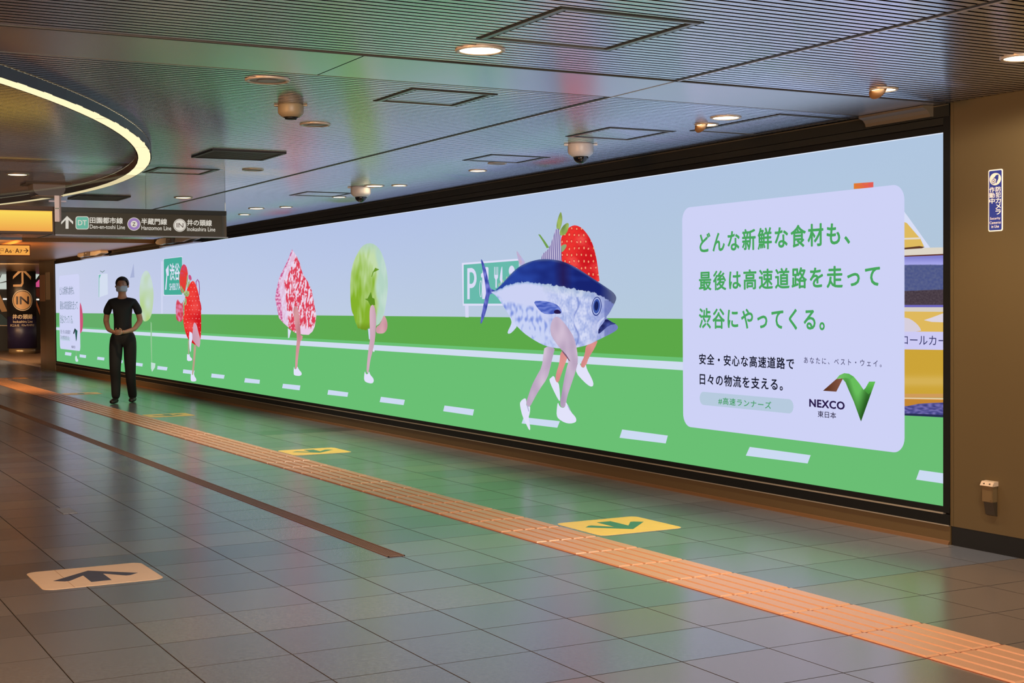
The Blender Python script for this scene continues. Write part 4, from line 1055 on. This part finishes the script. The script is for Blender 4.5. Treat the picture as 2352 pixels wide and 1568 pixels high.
# grey housing hanging at far left
hb2 = tag(empty('grey_housing', (-12.1, 2.2, ZC)), 'pale grey rounded housing hanging from the ceiling above the yellow sign', 'ceiling housing')
c0 = onX(76, 420, -12.1); c1 = onX(150, 425, -12.1)
ya_, yb_ = c0.y, c1.y; zz0 = onX(110, 449, -12.1).z
local(MB().prism([(ya_, ZC), (yb_, ZC), (yb_, zz0+.05), (yb_-.02, zz0+.008), (yb_-.04, zz0), (ya_+.05, zz0), (ya_+.015, zz0+.02), (ya_, zz0+.05)], 'x', -12.35, -12.1).build('body', mat('housing_grey', (150, 148, 158), .45), hb2), hb2)
local(MB().box(-12.36, -12.08, ya_-.06, yb_+.05, ZC-.014, ZC-.001).build('mount_plate', mat('housing_plate', (92, 80, 70), .5), hb2), hb2)
local(MB().box(-12.34, -12.11, ya_+.02, yb_-.02, zz0-.004, zz0+.001).build('lower_lip', mat('housing_lip', (214, 176, 150), .4), hb2), hb2)

# ------------------------------------------------------------------ far left end
# lower metal soffit beyond the slatted ceiling
m_soff = mat('brown_metal_soffit', (168, 106, 46), .34, metal=.15, gscale=20)
sof = MB().box(-30.4, CEND-.002, 3.6, YW+.02, 2.262, 2.345).build('trim_2', m_soff); struct(sof)
MB().box(CEND-.03, CEND, -8.8, 3.595, 2.285, ZC+.03).build('soffit_nosing', mat('nosing_pale', (146, 148, 158), .35, metal=.5), sof)
MB().box(-46, CEND-.03, -8.8, 3.6, 2.30, 2.34).build('plain_soffit', mat('plain_soffit_dark', (116, 88, 60), .3, metal=.3), sof)
MB().box(-46, -30.4, 3.6, YW+1.5, 2.30, 2.34).build('plain_soffit', MATS['plain_soffit_dark'], sof)
for (xx, ya, yb) in ((-23.5, 1.6, 3.45), (-28.5, 4.2, 5.2), (-33, 2.5, 4.2)):
    t = tag(MB().box(xx, xx+.05, ya, yb, 2.288, 2.30).build('strip_light', emit('strip_white', (255, 246, 232), 1.5)), {-23.5: 'thin white strip light on the far ceiling, under the yellow sign', -28.5: 'thin white strip light above the wall corner column', -33: 'thin white strip light far behind the exit sign'}[xx], 'strip light')
# wall-mounted fixtures above the far part of the screen
def wall_fixture(x, label):
    t = tag(empty('wall_fixture', (x, YW-.01, 2.24)), label, 'wall light', 'pale curved fixtures above the far end of the screen')
    P = [(.0, .0), (.10, .035), (.30, .045), (.62, .04), (.66, .0), (.60, -.035), (.25, -.05), (.05, -.03)]
    MB().prism([(a-.9, b) for a, b in P], 'y', -.20, -.04).build('curved_hood', mat('fixture_cream', (244, 232, 212), .3), t, bevel=.006)
    MB().prism([(-.24, -.05), (-.20, .06), (-.08, .10), (.06, .03), (.10, -.05)], 'y', -.22, -.02).build('hub', mat('fixture_grey', (134, 126, 118), .4), t, bevel=.004)
    MB().prism([(.10, -.04), (.14, .03), (.9, .02), (.95, -.02), (.5, -.05)], 'y', -.18, -.04).build('curved_hood', MATS['fixture_cream'], t, bevel=.006)
    MB().box(-.9, .9, -.14, -.02, -.075, -.062).build('base_bar', mat('fixture_bar', (176, 170, 176), .3, metal=.5), t)
    for dx in (-.10, -.03): MB().box(dx, dx+.02, -.224, -.218, .0, .012).build('screw', m_nw, t)
wall_fixture(-25.6, 'cream curved wall fixture with grey hub above the far left end of the screen')
wall_fixture(-20.0, 'cream curved wall fixture nearer the camera, just below the hanging line sign')

# corner pilasters at the left end
m_pil = mat('taupe_pilaster', (116, 106, 88), .35, spec=.5, gscale=60)
PA, PB, PC = onY(92.5, 700, YW).x, onY(107, 700, YW).x, -29.748
print('pil', PA, PB)
c1 = struct(MB().box(PB, PC, YW-.02, YW+.4, 0, 2.30).build('trim_3', m_pil))
c2 = struct(MB().box(PA, PB-.002, YW-.01, YW+.24, 0, 2.30).build('trim_4', mat('dark_brown_pilaster', (92, 74, 52), .3, gscale=60)))
nb = tag(MB().box((PA+PB)/2-.3, PB-.1, YW-.014, YW-.010, 1.42, 1.98).build('wall_notice', mat('notice_tan', (196, 150, 118), .5)), 'small tan notice on the dark column at the left end of the screen', 'notice')
nb2 = tag(MB().box(PB+.05, PB+.5, YW-.024, YW-.020, 1.45, 2.02).build('wall_notice', mat('notice_cream', (210, 190, 160), .5)), 'narrow cream notice on the pilaster beside the far screen edge', 'notice')
# orange exit sign
EX = -20.0
es = tag(empty('exit_sign', (EX, onX(40, 575, EX).y, 2.0)), 'small orange lit exit sign with A6 A7 and an arrow', 'sign')
ex0, ex1 = onX(-40, 576, EX).y, onX(68, 576, EX).y; ez0, ez1 = onX(40, 585.5, EX).z, onX(40, 563.5, EX).z
local(MB().box(EX-.08, EX, ex0-.01, ex1+.01, ez0-.012, ez1+.012).build('sign_case', mat('exit_case', (150, 60, 20), .5), es), es)
local(MB().box(EX, EX+.004, ex0, ex1, ez0, ez1).build('lit_panel', emit('exit_orange', (244, 168, 76), 1.0, sample=True), es), es)
m_red = mat('exit_print', (120, 34, 20), .6)
def et(body, xl, xr, t_, b_, bold=.0): stext(body, xl, t_, b_, xr, t_, b_, m_red, bold, parent=es, X=EX+.0045, dx=.001)
et('A', 11.2, 20.5, 570.5, 580.5, .02); et('6', 21.5, 27, 573.5, 580.5, .02); et('·', 29.5, 31, 574.5, 576); et('A', 35, 44.5, 570.5, 580.5, .02); et('7', 45.5, 51, 573.5, 580.5, .02)
et('出口', -8, 8, 569, 577, .0); et('Exit', -6, 3, 579, 582.5)
sflat('arrow', [(54, 574.8), (62, 574.8), (58.3, 571.2), (59.8, 570), (65.5, 575.5), (59.8, 581), (58.3, 579.8), (62, 576.2), (54, 576.2)], m_red, es, X=EX+.006)
# wrapped round column with the IN sign
CX, CY = -41.3, 6.80
rc = tag(empty('round_column', (CX, CY, 0)), 'round column wrapped in navy line direction sign, far left', 'column')
CR = .39
m_navy = mat('navy_wrap', (34, 30, 62), .4, gscale=30, gvar=.15); m_navyt = mat('black_wrap', (26, 24, 26), .4, gscale=30, gvar=.1)
MB().lathe([(CR, 1.05), (CR, 2.42)], 40).build('upper_wrap', m_navyt, rc, smooth=True)
MB().lathe([(CR, .16), (CR, 1.05)], 40).build('lower_wrap', m_navy, rc, smooth=True)
MB().lathe([(CR*.93, 0), (CR*.93, .16)], 40).build('column_base', mat('column_base_metal', (150, 128, 100), .25, metal=.6), rc, smooth=True)
MB().lathe([(CR*.96, 2.42), (CR*.96, 2.9)], 40).build('column_head', m_navyt, rc, smooth=True)
# graphics bent round the column, placed on the side that faces the hall
ang0 = math.atan2(-CY, -CX)
def wrap_pts(P, dr):
    return [(CR+dr, p[0]/CR, p[1]) for p in P]
def bend(o, dr=.003):
    me = o.data
    bm = bmesh.new(); bm.from_mesh(me)
    bmesh.ops.triangulate(bm, faces=bm.faces[:])
    for _ in range(6):
        le = [e for e in bm.edges if abs(e.verts[0].co.x-e.verts[1].co.x) > .05]
        if not le: break
        bmesh.ops.subdivide_edges(bm, edges=le, cuts=1, use_grid_fill=False)
        bmesh.ops.triangulate(bm, faces=bm.faces[:])
    bm.to_mesh(me); bm.free()
    for v in me.vertices:
        s_, z_ = v.co.x, v.co.z
        a = ang0 + s_/CR
        r = CR+dr+abs(v.co.y)
        v.co = Vector((r*math.cos(a), r*math.sin(a), z_))
    me.update()
def px2col(x, y):
    d = 41.85/F
    return ((x-52)*d, CH+(708.5-y)*d)
m_tan = mat('wrap_tan_print', (206, 164, 116), .5); m_cw = mat('wrap_cream_print', (226, 206, 176), .5)
def cgraph(name, pts, m, dr=.003):
    me = bpy.data.meshes.new(name); Pp = [px2col(*p) for p in pts]
    me.from_pydata([(a, 0, b) for a, b in Pp], [], [tuple(t) for t in tessellate_polygon([[Vector((a, b, 0)) for a, b in Pp]])])
    o = link(name, me, m, rc); bend(o, dr); return o
N8 = T(0, 540, 4.9)
cgraph('arrow', N8([(265, 403), (362, 500), (358, 530), (278, 448), (278, 570), (260, 604), (170, 604), (170, 582), (248, 580), (258, 565), (258, 448), (168, 525), (172, 495)]), m_tan)
cgraph('line_badge', N8(ell(266, 748, 108, 110)), m_cw, .003)
cgraph('line_badge', N8(ell(266, 748, 100, 102)), m_navyt, .005)
cgraph('line_badge', N8(ell(266, 748, 93, 95)), m_tan, .007)
def ctext(body, xl, xr, yt, yb, m, bold=0, dr=.009):
    a = px2col(xl/4.9, 540+yb/4.9); b = px2col(xr/4.9, 540+yt/4.9)
    o = textmesh('lettering', body, a[0], b[0], a[1], b[1], (0, 0, 0), (1, 0, 0), (0, 0, 1), m, rc, bold); bend(o, dr)
ctext('IN', 205, 328, 708, 788, mat('badge_dark', (40, 26, 30), .5), .03)
ctext('井の頭線', 160, 370, 895, 945, m_cw, .03)
ctext('Inokashira Line', 163, 370, 958, 985, m_cw, .0)
ctext('井之头线', 125, 228, 998, 1024, m_cw, .0); ctext('이노카시라선', 252, 392, 998, 1022, m_cw, .0)
# ticket hall fittings behind the column
bw = struct(MB().box(-46.2, -46, -8.8, 12, -.08, 3.0).build('wall_back', mat('back_wall_dark', (52, 42, 32), .6)))
struct(MB().box(-46, -30.6, YW+.25, 12, -.08, 0.0).build('floor_far', mat('far_floor', (120, 96, 76), .4)))
struct(MB().box(-46, -30.4, YW+1.5, 12, 2.30, 2.34).build('ceiling_far', MATS['plain_soffit_dark']))
pb = tag(empty('poster_board', (-44.6, 6.7, 0)), 'row of slanted white and pink posters behind the navy round column', 'poster board')
BX = -44.6
def board(name, pts, m, dx=0):
    P = [(lambda p: (p.y, p.z))(onX(a, b, BX+dx)) for a, b in pts]
    return local(MB().prism(P, 'x', BX+dx-.02, BX+dx).build(name, m, pb), pb)
m_pw = emit('poster_lit', (214, 224, 214), .8)
board('backing', [(-30, 612), (92, 612), (92, 806), (-30, 806)], mat('board_black', (24, 22, 22), .5), -.05)
board('poster', [(-20, 618), (6, 618), (-8, 655), (-20, 660)], m_pw, 0); board('poster', [(9, 617), (18, 617), (18, 644), (-4, 650)], m_pw, .002)
board('poster', [(-4, 651), (18, 647), (18, 664), (-10, 664)], m_pw, .002)
board('poster', [(-10, 672), (0, 676), (17, 715), (4, 716), (-10, 690)], mat('poster_tan', (206, 164, 120), .5), .002)
board('poster', [(82, 621), (91, 621), (91, 630), (82, 642)], m_pw, .002)
board('poster', [(82, 650), (92, 640), (92, 659), (82, 659)], emit('poster_pink', (222, 84, 142), .8), .002)
board('poster', [(83, 688), (92, 712), (92, 724), (83, 700)], mat('poster_orange', (206, 128, 84), .5), .002)
board('poster', [(83, 662), (92, 662), (92, 684), (83, 680)], mat('poster_maroon', (128, 60, 56), .5), .002)
board('teal_panel', [(-10, 716), (4, 722), (18, 735), (18, 746), (-10, 746)], mat('teal_shadow', (46, 78, 92), .5), .004)
board('lamp', [(7, 685), (18, 685), (18, 688), (7, 688)], emit('tiny_lamp', (255, 246, 230), 2.0), .006); board('lamp', [(84, 686), (90, 686), (90, 689), (84, 689)], MATS['tiny_lamp'], .006)
board('top_rail', [(-30, 611.5), (91, 612), (91, 614), (-30, 613.5)], mat('rail_pale', (210, 190, 170), .3, metal=.4), .01)
board('lower_rail', [(-30, 746), (18, 746.5), (18, 748.5), (-30, 748)], MATS['rail_pale'], .01)
kb = tag(MB().box(-44.3, -43.9, 3.0, 5.5, 0.0, .30).build('low_plinth', mat('plinth_metal', (156, 120, 86), .3, metal=.4)), 'low metal plinth on the floor behind the navy column foot', 'plinth')

# ------------------------------------------------------------------ walking person
def skinned(name, verts, edges, radii, m, parent, sub=2, root=0, smooth=True, fx_=None):
    me = bpy.data.meshes.new(name); me.from_pydata(verts, edges, [])
    o = bpy.data.objects.new(name, me); COL.objects.link(o)
    md = o.modifiers.new('s', 'SKIN'); md.use_smooth_shade = True
    for i, r in enumerate(radii):
        d = me.skin_vertices[0].data[i]; d.radius = r if isinstance(r, tuple) else (r, r); d.use_root = (i == root)
    sb_ = o.modifiers.new('d', 'SUBSURF'); sb_.levels = sub; sb_.render_levels = sub
    dgp = bpy.context.evaluated_depsgraph_get(); dgp.update()
    nm = bpy.data.meshes.new_from_object(o.evaluated_get(dgp))
    bpy.data.objects.remove(o)
    nm.materials.clear(); nm.materials.append(m); nm.name = name
    nm.polygons.foreach_set('use_smooth', [True]*len(nm.polygons))
    if fx_: fx_(nm)
    return link(name, nm, None, parent)
m_skin = mat('skin', (196, 146, 120), .5, gscale=60, gvar=.05); m_hair = mat('hair_black', (38, 30, 30), .5)
m_shirt = mat('black_cotton', (22, 22, 24), .8, gscale=80); m_trou = mat('black_trousers', (26, 25, 26), .8, gscale=80)
m_shoe = mat('black_shoe', (30, 28, 28), .45); m_mask = mat('pale_mask', (196, 206, 226), .7)
per = tag(empty('person', (-19.1, 4.44, 0)), 'person in black T-shirt, dark trousers and face mask walking with hands held in front', 'person')
per.rotation_euler = (0, 0, math.radians(-25))       # local +x is where the person faces
V_, E_, R_ = [], [], []
def pv(p, r, link_to=None):
    V_.append(p); R_.append(r)
    if link_to is not None: E_.append((link_to, len(V_)-1))
    return len(V_)-1
pel = pv((0, 0, .90), (.10, .08))
wai = pv((0, 0, 1.04), (.10, .08), pel); che = pv((.0, 0, 1.22), (.12, .085), wai); shc = pv((0, 0, 1.35), (.095, .065), che)
nk = pv((.005, 0, 1.43), .052, shc); nk2 = pv((.012, 0, 1.47), .050, nk)
hd = pv((.02, 0, 1.54), (.072, .082), nk2); hd2 = pv((.018, 0, 1.61), (.074, .088), hd); hd3 = pv((.008, 0, 1.655), (.045, .055), hd2)
hands = []
for s in (-1, 1):
    a = pv((0, s*.145, 1.34), .038, shc); b = pv((.005, s*.192, 1.27), .040, a); c = pv((-.03, s*.228, 1.10), .042, b)
    d = pv((.10, s*.17, .99), .033, c); e_ = pv((.22, s*.075, .955), .025, d)
    pm = pv((.262, s*.045, .955), (.030, .020), e_); hands.append((s, (.262, s*.045, .955)))
for s, ph in ((-1, 1), (1, -1)):
    h = pv((0, s*.085, .86), .092, pel); k = pv((.05+.06*ph, s*.085, .48), .060, h); k2 = pv((.03+.05*ph, s*.088, .36), .056, k)
    an = pv((-.03+.14*ph, s*.085, .09), .036, k2)
def shape_face(me):
    # nose and chin pulled out of the head
    for v in me.vertices:
        x, y, z = v.co
        if z > 1.46 and x > .05:
            v.co.x += .022*math.exp(-((y/.012)**2))*math.exp(-(((z-1.565)/.022)**2)) + .006*math.exp(-((y/.03)**2))*math.exp(-(((z-1.505)/.02)**2))
skinned('body', V_, E_, R_, m_skin, per, 2, pel, fx_=shape_face)
# shirt: separate garment with short sleeves
sv, se, sr = [], [], []
def sv_(p, r, l=None):
    sv.append(p); sr.append(r)
    if l is not None: se.append((l, len(sv)-1))
    return len(sv)-1
a = sv_((0, 0, .86), (.165, .135)); b = sv_((0, 0, 1.05), (.152, .122), a); c = sv_((0, 0, 1.24), (.172, .124), b); d = sv_((0, 0, 1.355), (.120, .098), c); sv_((.004, 0, 1.425), (.068, .066), d)
for s in (-1, 1):
    e1 = sv_((0, s*.150, 1.345), .058, d); e2 = sv_((.0, s*.195, 1.27), .060, e1); sv_((-.015, s*.218, 1.17), .058, e2)
skinned('t_shirt', sv, se, sr, m_shirt, per, 2, 0)
tv, te, trd = [], [], []
def tv_(p, r, l=None):
    tv.append(p); trd.append(r)
    if l is not None: te.append((l, len(tv)-1))
    return len(tv)-1
a = tv_((0, 0, .99), (.130, .104)); a = tv_((0, 0, .92), (.140, .115), a)
for s, ph in ((-1, 1), (1, -1)):
    h = tv_((0, s*.088, .84), .108, a); k = tv_((.05+.06*ph, s*.088, .48), .080, h); k2 = tv_((.02+.05*ph, s*.088, .30), .070, k); tv_((-.03+.14*ph, s*.085, .045), .060, k2)
skinned('trousers', tv, te, trd, m_trou, per, 2, 0)
for s, ph in ((-1, 1), (1, -1)):
    x0 = -.03+.14*ph
    skinned('shoe', [(x0-.04, s*.087, .042), (x0+.03, s*.09, .042), (x0+.12, s*.095, .034), (x0+.19, s*.098, .028)], [(0, 1), (1, 2), (2, 3)], [(.045, .042), (.048, .042), (.050, .033), (.036, .025)], m_shoe, per, 2)
# hands with fingers
for s, (hx_, hy_, hz_) in hands:
    palm = [(hx_-.02, hy_, hz_), (hx_+.025, hy_-s*.008, hz_-.002), (hx_+.055, hy_-s*.012, hz_-.004)]
    skinned('palm', palm, [(0, 1), (1, 2)], [(.020, .018), (.016, .034), (.013, .036)], m_skin, per, 1)
    for k, (ln_, zz) in enumerate(((.055, .028), (.064, .010), (.060, -.009), (.046, -.027))):
        bx_, by_, bz_ = hx_+.05, hy_-s*.012, hz_+zz
        skinned('finger', [(bx_, by_, bz_), (bx_+ln_*.5, by_-s*.010, bz_), (bx_+ln_*.72, by_-s*.030, bz_-.002), (bx_+ln_*.62, by_-s*.046, bz_-.003)], [(0, 1), (1, 2), (2, 3)], [.0092, .0086, .008, .007], m_skin, per, 1)
    skinned('thumb', [(hx_+.005, hy_-s*.004, hz_+.022), (hx_+.030, hy_-s*.016, hz_+.046), (hx_+.058, hy_-s*.026, hz_+.050)], [(0, 1), (1, 2)], [.011, .0095, .0085], m_skin, per, 1)
# hair, mask, ears, eyes
hm = bpy.data.meshes.new('hair'); bm = bmesh.new(); bmesh.ops.create_icosphere(bm, subdivisions=4, radius=1)
for v in bm.verts:
    x, y, z = v.co; n_ = 1+.03*noise.noise(Vector((x*5, y*5, z*5)))
    v.co = Vector((x*.098*n_-.004, y*.088*n_, z*.092*n_+1.605))
cut = [v for v in bm.verts if (v.co.x > .045 and v.co.z < 1.640) or v.co.z < 1.535 or (v.co.x > .0 and v.co.z < 1.60 and abs(v.co.y) < .5 and v.co.x > .02)]
bmesh.ops.delete(bm, geom=cut, context='VERTS'); bm.to_mesh(hm); bm.free(); hm.polygons.foreach_set('use_smooth', [True]*len(hm.polygons))
ho = link('hair', hm, m_hair, per); sm = ho.modifiers.new('t', 'SOLIDIFY'); sm.thickness = .006
mm = MB(); nu, nv_ = 12, 8
for i in range(nu+1):
    for j in range(nv_+1):
        a = math.radians(-72+144*i/nu); z = 1.492+.078*j/nv_
        r = .088+.020*math.exp(-(a/.22)**2)*math.exp(-((j/nv_-.65)/.35)**2)
        if j < 2: r -= .012*(2-j)/2
        mm.v.append((.012+r*math.cos(a)*.98, r*.90*math.sin(a), z))
for i in range(nu):
    for j in range(nv_):
        k = i*(nv_+1)+j; mm.f.append((k, k+nv_+1, k+nv_+2, k+1)); mm.mi.append(0)
mo = mm.build('face_mask', m_mask, per, smooth=True); md = mo.modifiers.new('t', 'SOLIDIFY'); md.thickness = .002
for s in (-1, 1):
    MB().lathe([(.0, .016), (.010, .012), (.014, 0), (.010, -.012), (0, -.018)], 12).build('ear', m_skin, per, smooth=True, loc=(.012, s*.080, 1.562))
    MB().lathe([(.0, .006), (.010, .003), (.011, 0), (.010, -.003), (0, -.006)], 12).build('eye', mat('eye_dark', (40, 30, 28), .2), per, smooth=True, loc=(.082, s*.030, 1.592))
    MB().box(-.003, .004, -.016, .016, -.002, .002).build('eyebrow', m_hair, per, loc=(.087, s*.031, 1.612))
